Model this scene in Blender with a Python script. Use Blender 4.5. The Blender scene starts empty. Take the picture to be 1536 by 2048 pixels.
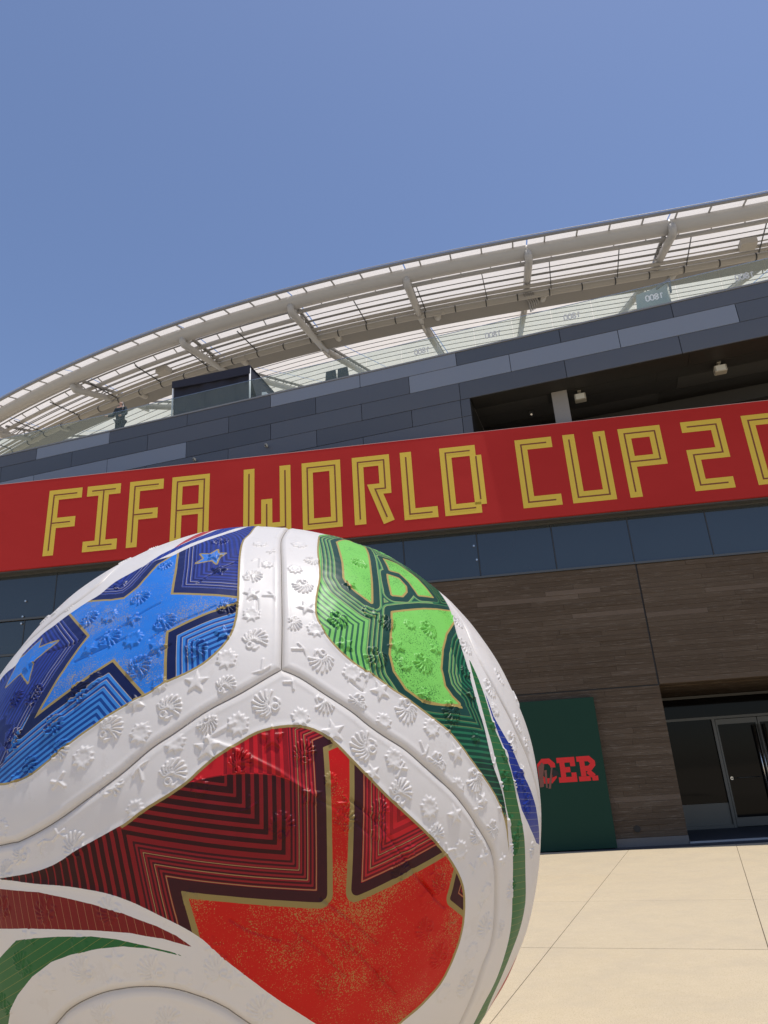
import bpy, bmesh, math, random
import numpy as np
from mathutils import Vector, Matrix
random.seed(7)
np.random.seed(7)
scene = bpy.context.scene
COL = scene.collection

# ------------------------------------------------------------------ camera
H = 1.65
PITCH, ROLL = math.radians(20.85), math.radians(3.73)
FPX = 1440.0                                   # focal length for a picture 2048 tall
fwd = np.array([0, math.cos(PITCH), math.sin(PITCH)])
up0 = np.array([0, -math.sin(PITCH), math.cos(PITCH)])
rt0 = np.array([1.0, 0, 0])
c_rt = math.cos(ROLL) * rt0 - math.sin(ROLL) * up0
c_up = math.sin(ROLL) * rt0 + math.cos(ROLL) * up0
CAM = np.array([0, 0, H])
cd = bpy.data.cameras.new('camera')
cam = bpy.data.objects.new('camera', cd)
COL.objects.link(cam)
m = Matrix.Identity(4)
for i in range(3):
    m[i][0], m[i][1], m[i][2], m[i][3] = c_rt[i], c_up[i], -fwd[i], CAM[i]
cam.matrix_world = m
cd.sensor_fit = 'VERTICAL'
cd.sensor_height = 36.0
cd.sensor_width = 27.0
cd.lens = FPX / 2048 * 36.0
cd.clip_start = 0.05
cd.clip_end = 3000
scene.camera = cam

# ------------------------------------------------------------------ sky, sun, exposure
SUN = Vector((0.20, -0.075, 1.0)).normalized()
w = bpy.data.worlds.new('World')
scene.world = w
w.use_nodes = True
nt = w.node_tree
nt.nodes.clear()
sky = nt.nodes.new('ShaderNodeTexSky')
sky.sky_type = 'NISHITA'
sky.sun_disc = False
sky.sun_elevation = math.asin(SUN.z)
sky.sun_rotation = math.atan2(SUN.x, SUN.y)
sky.air_density = 1.0
sky.dust_density = 0.6
sky.ozone_density = 3.0
bg = nt.nodes.new('ShaderNodeBackground')
bg.inputs['Strength'].default_value = 0.146
wo = nt.nodes.new('ShaderNodeOutputWorld')
tint = nt.nodes.new('ShaderNodeMix')
tint.data_type = 'RGBA'
tint.blend_type = 'MULTIPLY'
tint.inputs[0].default_value = 1.0
tint.inputs[7].default_value = (1.0, 0.945, 0.985, 1)
nt.links.new(sky.outputs[0], tint.inputs[6])
nt.links.new(tint.outputs[2], bg.inputs['Color'])
nt.links.new(bg.outputs[0], wo.inputs['Surface'])
sl = bpy.data.lights.new('sun', 'SUN')
sl.energy = 4.1
sl.angle = math.radians(0.53)
sl.color = (1.0, 0.955, 0.89)
so = bpy.data.objects.new('sun', sl)
COL.objects.link(so)
so.rotation_euler = SUN.to_track_quat('Z', 'Y').to_euler()
so.location = (0, 0, 60)
vs = scene.view_settings
vs.view_transform = 'Standard'
vs.look = 'None'
vs.gamma = 1.0
vs.exposure = 0.0
vs.use_curve_mapping = False

# ------------------------------------------------------------------ measuring helpers
def ray(x, y):
    d = (x - 768) * c_rt - (y - 1024) * c_up + FPX * fwd
    return d / np.linalg.norm(d)

class Plane:
    """an upright wall plane: u runs along it to the right, off stands out towards the plaza"""
    def __init__(s, x, y, deg):
        a = math.radians(deg)
        s.P0 = np.array([x, y, 0.0])
        s.u = np.array([math.cos(a), -math.sin(a), 0])
        s.n = np.array([-math.sin(a), -math.cos(a), 0])
    def pt(s, u, z, off=0.0):
        return s.P0 + s.u * u + s.n * off + np.array([0, 0, z])
    def uz(s, x, y, off=0.0):
        d = ray(x, y)
        t = ((s.P0 + s.n * off - CAM) @ s.n) / (d @ s.n)
        P = CAM + d * t
        return (P - s.P0) @ s.u, P[2]

FA = Plane(6.45, 18.31, 5.7)                   # lower wall, glass band, banner
UP = Plane(2.855, 18.287, 16.6)                # upper cladding and terrace

# ------------------------------------------------------------------ mesh helpers
def link(name, me, mats=None, parent=None, smooth=False):
    if mats:
        for mm in (mats if isinstance(mats, (list, tuple)) else [mats]):
            me.materials.append(mm)
    if smooth:
        me.polygons.foreach_set('use_smooth', [True] * len(me.polygons))
    o = bpy.data.objects.new(name, me)
    COL.objects.link(o)
    if parent is not None:
        o.parent = parent
    return o

def pydata(name, vs_, fs, mats=None, parent=None, smooth=False):
    me = bpy.data.meshes.new(name)
    me.from_pydata([tuple(float(c) for c in v) for v in vs_], [], fs)
    me.update()
    return link(name, me, mats, parent, smooth)

def fix_normals(o):
    bm = bmesh.new(); bm.from_mesh(o.data)
    bmesh.ops.recalc_face_normals(bm, faces=bm.faces)
    bm.to_mesh(o.data); bm.free()
    return o

def box_vf(pl, u0, u1, z0, z1, o0, o1):
    vs_ = [pl.pt(u, z, o) for u in (u0, u1) for z in (z0, z1) for o in (o0, o1)]
    fs = [(0, 1, 3, 2), (4, 6, 7, 5), (0, 4, 5, 1), (2, 3, 7, 6), (1, 5, 7, 3), (0, 2, 6, 4)]
    return vs_, fs

def pbox(name, pl, u0, u1, z0, z1, o0, o1, mat, parent=None, bevel=0.0):
    v, f = box_vf(pl, u0, u1, z0, z1, o0, o1)
    o = fix_normals(pydata(name, v, f, mat, parent))
    if bevel > 0:
        bm = bmesh.new(); bm.from_mesh(o.data)
        bmesh.ops.bevel(bm, geom=bm.edges[:], offset=bevel, segments=1, affect='EDGES')
        bm.to_mesh(o.data); bm.free()
    return o

def multi(name, boxes, mat, parent=None):
    V, F = [], []
    for v, f in boxes:
        b = len(V); V += list(v); F += [tuple(i + b for i in q) for q in f]
    return fix_normals(pydata(name, V, F, mat, parent))

def tube_vf(pts, r, seg=10, cap=True):
    pts = [np.array(p, float) for p in pts]
    V, F = [], []
    n = len(pts)
    rs = r if isinstance(r, (list, tuple)) else [r] * n
    for i, p in enumerate(pts):
        t = pts[min(i + 1, n - 1)] - pts[max(i - 1, 0)]
        t = t / (np.linalg.norm(t) + 1e-9)
        a = np.cross(t, [0, 0, 1.0])
        if np.linalg.norm(a) < 1e-3: a = np.array([1.0, 0, 0])
        a /= np.linalg.norm(a); b = np.cross(a, t)
        for k in range(seg):
            an = 2 * math.pi * k / seg
            V.append(p + rs[i] * (math.cos(an) * a + math.sin(an) * b))
    for i in range(n - 1):
        for k in range(seg):
            k2 = (k + 1) % seg
            F.append((i * seg + k, i * seg + k2, (i + 1) * seg + k2, (i + 1) * seg + k))
    if cap:
        F.append(tuple(range(seg))[::-1]); F.append(tuple((n - 1) * seg + k for k in range(seg)))
    return V, F

def tube(name, pts, r, mat, parent=None, seg=10):
    v, f = tube_vf(pts, r, seg)
    o = fix_normals(pydata(name, v, f, mat, parent))
    o.data.polygons.foreach_set('use_smooth', [len(p.vertices) == 4 for p in o.data.polygons])
    return o

def bar_vf(p, q, wd, ht):
    p, q = np.array(p, float), np.array(q, float)
    t = (q - p) / np.linalg.norm(q - p)
    a = np.cross(t, [0, 0, 1.0])
    if np.linalg.norm(a) < 1e-3: a = np.array([1.0, 0, 0])
    a /= np.linalg.norm(a); b = np.cross(a, t)
    V = [e + a * s1 * wd / 2 + b * s2 * ht / 2 for e in (p, q) for s1, s2 in ((-1, -1), (1, -1), (1, 1), (-1, 1))]
    return V, [(0, 1, 2, 3), (7, 6, 5, 4), (0, 4, 5, 1), (1, 5, 6, 2), (2, 6, 7, 3), (3, 7, 4, 0)]

def empty(name, loc):
    o = bpy.data.objects.new(name, None)
    o.location = (0, 0, 0)
    o.empty_display_size = 0.3
    COL.objects.link(o)
    return o

def tag(o, label=None, cat=None, group=None, kind=None):
    if label: o['label'] = label
    if cat: o['category'] = cat
    if group: o['group'] = group
    if kind: o['kind'] = kind
    return o

# ------------------------------------------------------------------ node helpers
class G:
    def __init__(s, name):
        s.m = bpy.data.materials.new(name)
        s.m.use_nodes = True
        s.t = s.m.node_tree
        s.b = s.t.nodes['Principled BSDF']
        s.out = s.t.nodes['Material Output']
    def _in(s, sock, v):
        if v is None: return
        if hasattr(v, 'is_output'):
            s.t.links.new(v, sock)
        elif isinstance(v, (tuple, list)):
            v = tuple(v)
            if sock.type == 'RGBA' and len(v) == 3: v = v + (1,)
            sock.default_value = v
        else:
            sock.default_value = v
    def M(s, op, a, b=None, c=None, clamp=False):
        n = s.t.nodes.new('ShaderNodeMath'); n.operation = op; n.use_clamp = clamp
        for i, v in enumerate((a, b, c)): s._in(n.inputs[i], v)
        return n.outputs[0]
    def add(s, a, b): return s.M('ADD', a, b)
    def sub(s, a, b): return s.M('SUBTRACT', a, b)
    def mul(s, a, b): return s.M('MULTIPLY', a, b)
    def lt(s, a, b): return s.M('LESS_THAN', a, b)
    def gt(s, a, b): return s.M('GREATER_THAN', a, b)
    def mix(s, f, a, b):
        n = s.t.nodes.new('ShaderNodeMix'); n.data_type = 'RGBA'; n.clamp_factor = True
        s._in(n.inputs[0], f); s._in(n.inputs[6], a); s._in(n.inputs[7], b)
        return n.outputs[2]
    def mixf(s, f, a, b):
        n = s.t.nodes.new('ShaderNodeMix'); n.data_type = 'FLOAT'
        s._in(n.inputs[0], f); s._in(n.inputs[2], a); s._in(n.inputs[3], b)
        return n.outputs[0]
    def attr(s, name):
        n = s.t.nodes.new('ShaderNodeAttribute'); n.attribute_name = name
        return n.outputs['Fac']
    def coord(s, kind='Object'):
        return s.t.nodes.new('ShaderNodeTexCoord').outputs[kind]
    def mapping(s, vec, scale=(1, 1, 1), rot=(0, 0, 0)):
        n = s.t.nodes.new('ShaderNodeMapping')
        s._in(n.inputs['Vector'], vec); n.inputs['Scale'].default_value = scale
        n.inputs['Rotation'].default_value = rot
        return n.outputs[0]
    def noise(s, vec, scale, detail=3, rough=0.5):
        n = s.t.nodes.new('ShaderNodeTexNoise')
        s._in(n.inputs['Vector'], vec); s._in(n.inputs['Scale'], scale)
        n.inputs['Detail'].default_value = detail; n.inputs['Roughness'].default_value = rough
        return n.outputs['Fac']
    def voronoi(s, vec, scale):
        n = s.t.nodes.new('ShaderNodeTexVoronoi')
        s._in(n.inputs['Vector'], vec); n.inputs['Scale'].default_value = scale
        return n.outputs['Distance']
    def ramp(s, f, stops):
        n = s.t.nodes.new('ShaderNodeValToRGB')
        el = n.color_ramp.elements
        while len(el) < len(stops): el.new(0.5)
        for e, (p, c) in zip(el, stops):
            e.position = p; e.color = tuple(c) + (1,) if len(c) == 3 else c
        s._in(n.inputs[0], f)
        return n.outputs[0]
    def rng(s):
        return s.t.nodes.new('ShaderNodeObjectInfo').outputs['Random']
    def bump(s, h, strength=0.3, dist=0.01):
        n = s.t.nodes.new('ShaderNodeBump')
        n.inputs['Strength'].default_value = strength; n.inputs['Distance'].default_value = dist
        s._in(n.inputs['Height'], h)
        s.t.links.new(n.outputs[0], s.b.inputs['Normal'])
    def set(s, **k):
        names = dict(color='Base Color', rough='Roughness', metal='Metallic', spec='Specular IOR Level',
                     coat='Coat Weight', coatr='Coat Roughness', ior='IOR', alpha='Alpha', trans='Transmission Weight')
        for kk, v in k.items(): s._in(s.b.inputs[names[kk]], v)
        return s.m

def plain(name, col, rough=0.6, var=0.12, scale=2.0, bump=0.0, bscale=60, **k):
    g = G(name)
    co = g.coord()
    n = g.noise(co, scale, 5, 0.6)
    f = g.add(g.mul(g.sub(n, 0.5), var * 2), 0.5)
    c = g.mix(f, tuple(x * (1 - var) for x in col), tuple(min(1, x * (1 + var)) for x in col))
    rn = g.add(rough - 0.05, g.mul(g.noise(co, scale * 6, 3), 0.1))
    if bump > 0: g.bump(g.noise(co, bscale, 4), bump, 0.003)
    return g.set(color=c, rough=rn, **k)

# ------------------------------------------------------------------ materials
M_steel = plain('white_painted_steel', (0.385, 0.38, 0.37), 0.45, 0.16, 1.2)
M_pipe = plain('cream_pipe', (0.35, 0.335, 0.305), 0.5, 0.15, 1.5)
M_dark = plain('dark_metal', (0.035, 0.038, 0.042), 0.45, 0.2, 3)
M_gutter = plain('grey_gutter', (0.22, 0.225, 0.235), 0.4, 0.15, 1)
M_girder = plain('grey_girder', (0.22, 0.215, 0.205), 0.55, 0.15, 0.8)
M_black = plain('black_recess', (0.012, 0.011, 0.010), 0.6, 0.2, 2)
M_frame = plain('grey_frame', (0.10, 0.10, 0.095), 0.35, 0.1, 4, metal=0.5)
M_basem = plain('base_metal', (0.12, 0.12, 0.125), 0.45, 0.15, 3, metal=0.3)
M_lamp = plain('beige_lamp_housing', (0.30, 0.285, 0.24), 0.5, 0.1, 4)
M_lens = plain('lamp_glass', (0.55, 0.55, 0.50), 0.15, 0.05, 4)
M_chrome = plain('brushed_steel', (0.55, 0.53, 0.50), 0.25, 0.08, 8, metal=1.0)
M_col = plain('pale_concrete_column', (0.24, 0.23, 0.22), 0.8, 0.12, 2, bump=0.3)
M_tent = plain('navy_canvas', (0.018, 0.019, 0.034), 0.8, 0.2, 2, bump=0.4, bscale=8)
M_lattice = plain('white_lattice', (0.62, 0.63, 0.64), 0.5, 0.08, 5)
M_board = plain('grey_display_board', (0.42, 0.44, 0.41), 0.5, 0.1, 2)
M_num = plain('frosted_number', (0.62, 0.62, 0.59), 0.6, 0.05, 3)
M_num2 = plain('white_number', (0.75, 0.77, 0.75), 0.6, 0.05, 3)
M_skin = plain('skin', (0.42, 0.25, 0.18), 0.5, 0.08, 20)
M_hair = plain('dark_hair', (0.014, 0.010, 0.008), 0.5, 0.3, 30)
M_cloth = plain('dark_teal_jacket', (0.016, 0.028, 0.036), 0.85, 0.25, 12, bump=0.3)
M_trouser = plain('dark_trousers', (0.02, 0.022, 0.03), 0.85, 0.2, 12)
M_green_sign = plain('green_board', (0.012, 0.046, 0.030), 0.6, 0.12, 0.9, spec=0.15)
M_red_letter = plain('red_letter', (0.72, 0.035, 0.035), 0.6, 0.08, 2, spec=0.2)
M_gold = plain('gold_letter', (0.70, 0.50, 0.07), 0.6, 0.06, 1.0, spec=0.2)
M_inl = plain('brown_inline', (0.20, 0.055, 0.012), 0.55, 0.1, 3)

def mk_banner():
    g = G('red_banner_vinyl')
    co = g.coord()
    n = g.noise(g.mapping(co, (0.35, 0.35, 0.8)), 1.2, 4, 0.5)
    c = g.mix(n, (0.39, 0.022, 0.019), (0.48, 0.033, 0.029))
    g.bump(g.noise(co, 1.3, 3), 0.15, 0.06)
    return g.set(color=c, rough=0.6, spec=0.12)
M_banner = mk_banner()

def mk_panel():
    g = G('cladding_panel_grey')
    co = g.coord()
    r = g.rng()
    c = g.ramp(r, [(0.0, (0.058, 0.066, 0.082)), (0.45, (0.076, 0.086, 0.106)), (0.8, (0.092, 0.102, 0.124)), (1.0, (0.064, 0.077, 0.098))])
    n = g.noise(g.mapping(co, (1, 1, 0.4)), 1.6, 6, 0.6)
    c2 = g.mix(g.mul(n, 0.25), c, (0.10, 0.105, 0.12))
    g.bump(g.noise(co, 140, 2), 0.08, 0.001)
    return g.set(color=c2, rough=g.add(0.42, g.mul(n, 0.14)))
def mk_panel_l():
    g = G('cladding_panel_pale')
    co = g.coord()
    r = g.rng()
    c = g.mix(r, (0.185, 0.215, 0.27), (0.225, 0.26, 0.32))
    n = g.noise(g.mapping(co, (1, 1, 0.4)), 1.6, 6, 0.6)
    c2 = g.mix(g.mul(n, 0.3), c, (0.21, 0.22, 0.25))
    return g.set(color=c2, rough=g.add(0.42, g.mul(n, 0.14)))
M_pan, M_panl = mk_panel(), mk_panel_l()

def mk_plank():
    g = G('board_marked_wall')
    co = g.coord()
    r = g.rng()
    base = g.ramp(r, [(0.0, (0.080, 0.056, 0.037)), (0.3, (0.100, 0.071, 0.048)), (0.6, (0.120, 0.088, 0.062)), (0.85, (0.090, 0.064, 0.043)), (1.0, (0.175, 0.132, 0.100))])
    st = g.noise(g.mapping(co, (1.2, 1.2, 26)), 2.2, 6, 0.65)
    blot = g.noise(co, 0.6, 4, 0.6)
    c = g.mix(g.mul(g.sub(st, 0.35), 1.0), base, (0.150, 0.117, 0.083))
    c = g.mix(g.mul(g.M('GREATER_THAN', st, 0.60), 0.55), c, (0.23, 0.195, 0.16))
    c = g.mix(g.mul(blot, 0.5), c, (0.060, 0.044, 0.032))
    g.bump(st, 0.7, 0.012)
    return g.set(color=c, rough=0.85, spec=0.15)
M_plank = mk_plank()

def mk_window():
    g = G('tinted_window_glass')
    co = g.coord()
    n = g.noise(co, 0.5, 2)
    g.bump(n, 0.05, 0.05)
    return g.set(color=g.mix(n, (0.016, 0.024, 0.030), (0.022, 0.032, 0.040)), rough=0.03, ior=1.75, spec=0.5)
M_glass = mk_window()
def mk_doorglass():
    g = G('dark_door_glass')
    n = g.noise(g.coord(), 0.6, 2)
    g.bump(n, 0.03, 0.05)
    return g.set(color=g.mix(n, (0.004, 0.004, 0.004), (0.007, 0.006, 0.006)), rough=0.04, ior=1.25, spec=0.5)
M_doorg = mk_doorglass()

def mk_rail():
    g = G('clear_rail_glass')
    tr = g.t.nodes.new('ShaderNodeBsdfTransparent'); tr.inputs[0].default_value = (0.93, 0.97, 0.95, 1)
    df = g.t.nodes.new('ShaderNodeBsdfPrincipled'); df.inputs['Base Color'].default_value = (0.45, 0.52, 0.48, 1)
    df.inputs['Roughness'].default_value = 0.08
    n = g.noise(g.coord(), 2.5, 3)
    f = g.add(0.07, g.mul(n, 0.06))
    mx = g.t.nodes.new('ShaderNodeMixShader')
    g._in(mx.inputs[0], f)
    g.t.links.new(tr.outputs[0], mx.inputs[1]); g.t.links.new(df.outputs[0], mx.inputs[2])
    g.t.links.new(mx.outputs[0], g.out.inputs['Surface'])
    return g.m
M_rail = mk_rail()

def mk_membrane():
    g = G('translucent_roof_membrane')
    co = g.coord()
    n = g.noise(co, 0.35, 5, 0.6)
    n2 = g.noise(co, 3.0, 4, 0.7)
    c = g.mix(g.add(g.mul(n, 0.7), g.mul(n2, 0.3)), (0.76, 0.69, 0.61), (0.84, 0.79, 0.73))
    df = g.t.nodes.new('ShaderNodeBsdfDiffuse'); g._in(df.inputs[0], (0.80, 0.78, 0.75))
    tl = g.t.nodes.new('ShaderNodeBsdfTranslucent'); g._in(tl.inputs[0], c)
    mx = g.t.nodes.new('ShaderNodeMixShader'); mx.inputs[0].default_value = 0.56
    g.t.links.new(df.outputs[0], mx.inputs[1]); g.t.links.new(tl.outputs[0], mx.inputs[2])
    g.t.links.new(mx.outputs[0], g.out.inputs['Surface'])
    return g.m
M_mem = mk_membrane()

def mk_concrete(name, joint=False):
    g = G(name)
    co = g.coord()
    r = g.rng()
    big = g.noise(co, 0.45, 6, 0.6)
    fine = g.noise(co, 90, 3, 0.7)
    mid = g.noise(co, 9, 5, 0.65)
    c = g.mix(big, (0.465, 0.378, 0.242), (0.565, 0.463, 0.308))
    c = g.mix(g.mul(r, 0.35), c, (0.49, 0.42, 0.30))
    c = g.mix(g.mul(g.sub(mid, 0.42), 1.0), c, (0.60, 0.50, 0.355))
    c = g.mix(g.mul(g.gt(fine, 0.58), 0.60), c, (0.34, 0.26, 0.17))
    pit = g.noise(co, 34, 4, 0.75)
    c = g.mix(g.mul(g.gt(pit, 0.62), 0.55), c, (0.33, 0.25, 0.165))
    blo = g.noise(co, 1.7, 6, 0.7)
    c = g.mix(g.M('MULTIPLY', g.sub(blo, 0.45), 2.2, clamp=True), c, (0.43, 0.36, 0.26))
    c = g.mix(g.mul(g.lt(fine, 0.38), 0.35), c, (0.70, 0.60, 0.45))
    st = g.noise(g.mapping(co, (2.0, 9.0, 1), (0, 0, 0.3)), 1.5, 5, 0.7)
    c = g.mix(g.mul(g.gt(st, 0.70), 0.35), c, (0.30, 0.23, 0.16))
    g.bump(g.add(fine, mid), 0.25, 0.002)
    return g.set(color=c, rough=0.85, spec=0.25)
M_slab = mk_concrete('plaza_concrete')
M_joint = plain('joint_filler', (0.10, 0.08, 0.055), 0.9, 0.2, 3)
M_farground = plain('far_paving', (0.55, 0.45, 0.305), 0.9, 0.15, 0.05)

# ------------------------------------------------------------------ ground and plaza slabs
gs = 900
ground = pydata('ground', [(-gs, -gs, -0.030), (gs, -gs, -0.030), (gs, gs, -0.030), (-gs, gs, -0.030)], [(0, 1, 2, 3)], M_farground)
tag(ground, kind='structure')
plaza = pydata('plaza', [(-15, -8, -0.012), (13, -8, -0.012), (17, 21, -0.012), (-15, 21, -0.012)], [(0, 1, 2, 3)], M_joint)
tag(plaza, kind='structure')
a19 = math.radians(19.3)
gb = np.array([math.cos(a19), -math.sin(a19)]); gg = np.array([math.sin(a19), math.cos(a19)])
def xline(k, g2):
    """point on the k-th lengthwise joint at distance g2 along the plaza"""
    p1, p0 = np.array([4.89, 17.65]), np.array([0.52, 6.21])
    def at(p): return p @ gb, p @ gg
    (b1, g1), (b0, g0) = at(p1), at(p0)
    t = (g2 - g0) / (g1 - g0)
    b = b0 + (b1 - b0) * t + k * (2.0 + 0.22 * t)
    return gb * b + gg * g2
sj = 0.007
for j in range(-2, 12):
    g_lo, g_hi = 17.35 - 2.93 * (j + 1) + 5.86, 17.35 - 2.93 * j + 5.86
    for k in range(-9, 8):
        if g_hi > 20.5: continue
        q = [xline(k, g_lo), xline(k + 1, g_lo), xline(k + 1, g_hi), xline(k, g_hi)]
        if max(p[1] for p in q) < -9 or max(p[0] for p in q) < -15.5: continue
        c = sum(q) / 4
        def ins(p, e):
            d = c - p
            return p + gb * np.sign(d @ gb) * e + gg * np.sign(d @ gg) * e * 2.6
        lo = [ins(p, sj / 2) for p in q]; hi = [ins(p, sj / 2 + 0.003) for p in q]
        V = [(p[0], p[1], -0.05) for p in lo] + [(p[0], p[1], -0.003) for p in lo] + [(p[0], p[1], 0.0) for p in hi]
        F = [(4 * a + i, 4 * a + (i + 1) % 4, 4 * a + 4 + (i + 1) % 4, 4 * a + 4 + i) for a in (0, 1) for i in range(4)] + [(8, 9, 10, 11)]
        pydata('slab', V, F, M_slab, plaza)

# ------------------------------------------------------------------ stadium building
bld = empty('stadium_building', (0, 0, 0))
tag(bld, 'dark stadium front of board-marked wall, tinted window band and slate grey cladding', 'building')
# lower wall
core = multi('lower_wall', [
    box_vf(FA, -6.5, 0.06, 0.0, 6.70, -0.60, -0.02),
    box_vf(FA, 0.06, 16, 3.60, 6.70, -0.60, -0.02),
    box_vf(FA, 9.0, 16, 0.0, 3.60, -0.60, -0.02)], M_plank, bld)
tag(core, 'brown wall marked by horizontal boards')
z = 0.19
row = 0
NP = 0
while z < 6.68:
    h = 0.128
    if abs(z - 3.58) < 0.10 and z < 3.58: h = 3.58 - z
    if z + h > 6.68: h = 6.68 - z
    if h < 0.03: z += h + 0.012; continue
    segs = []
    for (ua, ub) in ([(-6.0, 0.055)] if z < 3.55 else [(-6.0, 0.035), (0.075, 3.9)]):
        u = ua
        while u < ub - 0.02:
            ln = random.uniform(1.1, 3.4)
            if ub - (u + ln) < 0.6: ln = ub - u
            segs.append((u, min(u + ln, ub))); u += ln
    for (a, b) in segs:
        pr = random.choice([0.0, 0.002, 0.003, 0.005, 0.007, 0.010])
        pbox('plank', FA, a + 0.002, b - 0.002, z + 0.002, z + h - 0.002, -0.02, 0.004 + pr, M_plank, core)
        NP += 1
    z += h
    if abs(z - 3.58) < 1e-6: z = 3.61
    row += 1
print('planks', NP)
pbox('joint_strip', FA, -6.5, 0.06, 3.58, 3.61, -0.3, -0.012, M_black, core)
pbox('joint_strip', FA, 0.036, 0.074, 3.61, 6.69, -0.3, -0.012, M_black, core)
pbox('foot_strip', FA, -6.5, 16, -0.02, 0.006, 0.045, 0.62, plain('dark_foot_strip', (0.045, 0.046, 0.052), 0.6, 0.2, 5), bld)  # plain dark strip along the foot of the wall
bm_ = pbox('base_strip', FA, -6.5, 0.058, 0.0, 0.185, -0.02, 0.012, M_basem, bld)
vent = empty('vent', (0, 0, 0)); vent.parent = bld
c = FA.pt(-1.06, 0.38, 0.014)
tube('vent_ring', [FA.pt(-1.06, 0.38, 0.0), FA.pt(-1.06, 0.38, 0.03)], 0.075, M_black, vent, 20)
tube('vent_hole', [FA.pt(-1.06, 0.38, 0.028), FA.pt(-1.06, 0.38, 0.034)], 0.045, M_black, vent, 20)

# glass band, right of centre
band = multi('window_band', [box_vf(FA, -22, 16, 6.70, 6.755, -0.3, 0.03), box_vf(FA, -22, 16, 8.03, 8.12, -0.3, 0.05)], M_frame, bld)
for i in range(-8, 8):
    u0 = 0.05 + 2.02 * (i - 1); u1 = u0 + 2.02
    if u1 < -16.4: continue
    pbox('window_pane', FA, u0 + 0.018, u1 - 0.018, 6.757, 8.028, -0.06, -0.03 - random.uniform(0, 0.004), M_glass, band)
    pbox('mullion', FA, u0 - 0.012, u0 + 0.012, 6.757, 8.028, -0.12, -0.022, M_dark, band)
pbox('band_backing', FA, -22, 16, 6.70, 8.12, -0.6, -0.3, M_black, band)
# glazing left of the wall goes further down
cw = multi('curtain_wall_frame', [box_vf(FA, -22, -6.5, 0.0, 0.2, -0.4, 0.03), box_vf(FA, -22, -6.5, 5.70, 5.76, -0.3, 0.0), box_vf(FA, -22, -6.5, 3.0, 3.06, -0.3, 0.0), box_vf(FA, -6.56, -6.5, 0.2, 6.7, -0.3, 0.0)], M_frame, bld)
us = [-22, -20.9, -19.6, -18.27, -16.94, -15.61, -14.28, -12.95, -11.62, -10.29, -8.96, -7.63, -6.56]
for a, b in zip(us[:-1], us[1:]):
    for z0, z1 in ((5.76, 6.69), (3.06, 5.70), (0.2, 3.0)):
        pbox('window_pane', FA, a + 0.015, b - 0.015, z0 + 0.01, z1 - 0.01, -0.06, -0.03 - random.uniform(0, 0.004), M_glass, cw)
        pbox('mullion', FA, a - 0.012, a + 0.012, z0, z1, -0.12, -0.022, M_dark, cw)
pbox('wall_backing', FA, -22, -6.5, 0.0, 6.7, -0.6, -0.4, M_black, cw)
# small bright knobs standing in for reflections in the glass beside two mullions
for (u, zz) in ((-16.97, 7.25), (-17.0, 6.80), (-17.02, 6.60), (-4.09, 7.62), (-4.05, 7.22)):
    tube('reflection_knob', [FA.pt(u, zz, -0.03), FA.pt(u, zz, 0.02)], 0.028, M_chrome, band, 12)

# ledge under and behind the banner
pbox('ledge', FA, -22, 16, 8.12, 10.80, -0.6, 0.22, M_dark, bld)
pbox('ledge_trim', FA, -22, 16, 8.06, 8.118, -0.05, 0.30, M_frame, bld)

# entrance recess
ent = multi('entrance_recess', [
    box_vf(FA, 0.06, 9.0, 3.60, 3.95, -4.3, -0.605),       # ceiling slab
    box_vf(FA, -0.30, 0.058, 0.0, 3.6, -4.3, -0.605),
    box_vf(FA, 9.0, 9.4, 0.0, 3.6, -4.3, -0.605),
    box_vf(FA, -0.30, 9.4, 0.0, 3.95, -4.6, -4.305)], M_plank, bld)
for o_ in (-0.95, -1.7, -2.45, -3.2):
    pbox('ceiling_board', FA, 0.07, 8.99, 3.585, 3.599, o_ - 0.36, o_ + 0.36, M_plank, ent)
pbox('recess_floor', FA, 0.058, 9.0, -0.02, 0.012, -4.3, 0.04, plain('threshold_paving', (0.05, 0.052, 0.058), 0.6, 0.15, 2), bld)
pbox('door_sill', FA, 0.062, 9.0, 0.012, 0.05, -0.10, 0.035, plain('steel_threshold', (0.30, 0.33, 0.38), 0.35, 0.1, 4, metal=0.6), bld)
DO = -3.85
dz0, dzt, dzh = 0.10, 2.90, 3.585
fr = multi('door_frame', [
    box_vf(FA, 0.06, 9.0, dzh - 0.07, dzh, DO - 0.1, DO + 0.05),
    box_vf(FA, 0.06, 9.0, dzt, dzt + 0.07, DO - 0.1, DO + 0.05),
    box_vf(FA, 0.06, 2.26, 0.012, 0.10, DO - 0.1, DO + 0.05),
    box_vf(FA, 2.26, 2.34, 0.012, dzt, DO - 0.1, DO + 0.06),
    box_vf(FA, 0.06, 0.12, 0.10, dzt, DO - 0.1, DO + 0.05),
    box_vf(FA, 4.70, 4.78, 0.012, dzt, DO - 0.1, DO + 0.06)], M_frame, bld)
pbox('transom_pane', FA, 0.10, 9.0, dzt + 0.07, dzh - 0.07, DO - 0.03, DO, M_doorg, fr)
pbox('side_pane', FA, 0.12, 2.26, 0.66, dzt, DO - 0.03, DO, M_doorg, fr)
M_kick = plain('grey_lower_glass', (0.12, 0.12, 0.105), 0.3, 0.1, 1)
pbox('lower_pane', FA, 0.12, 0.86, 0.10, 0.655, DO - 0.03, DO + 0.004, M_kick, fr)
pbox('lower_pane', FA, 0.875, 2.26, 0.10, 0.655, DO - 0.03, DO + 0.004, M_kick, fr)
pbox('side_pane', FA, 4.78, 8.9, 0.10, dzt, DO - 0.03, DO, M_doorg, fr)
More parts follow.
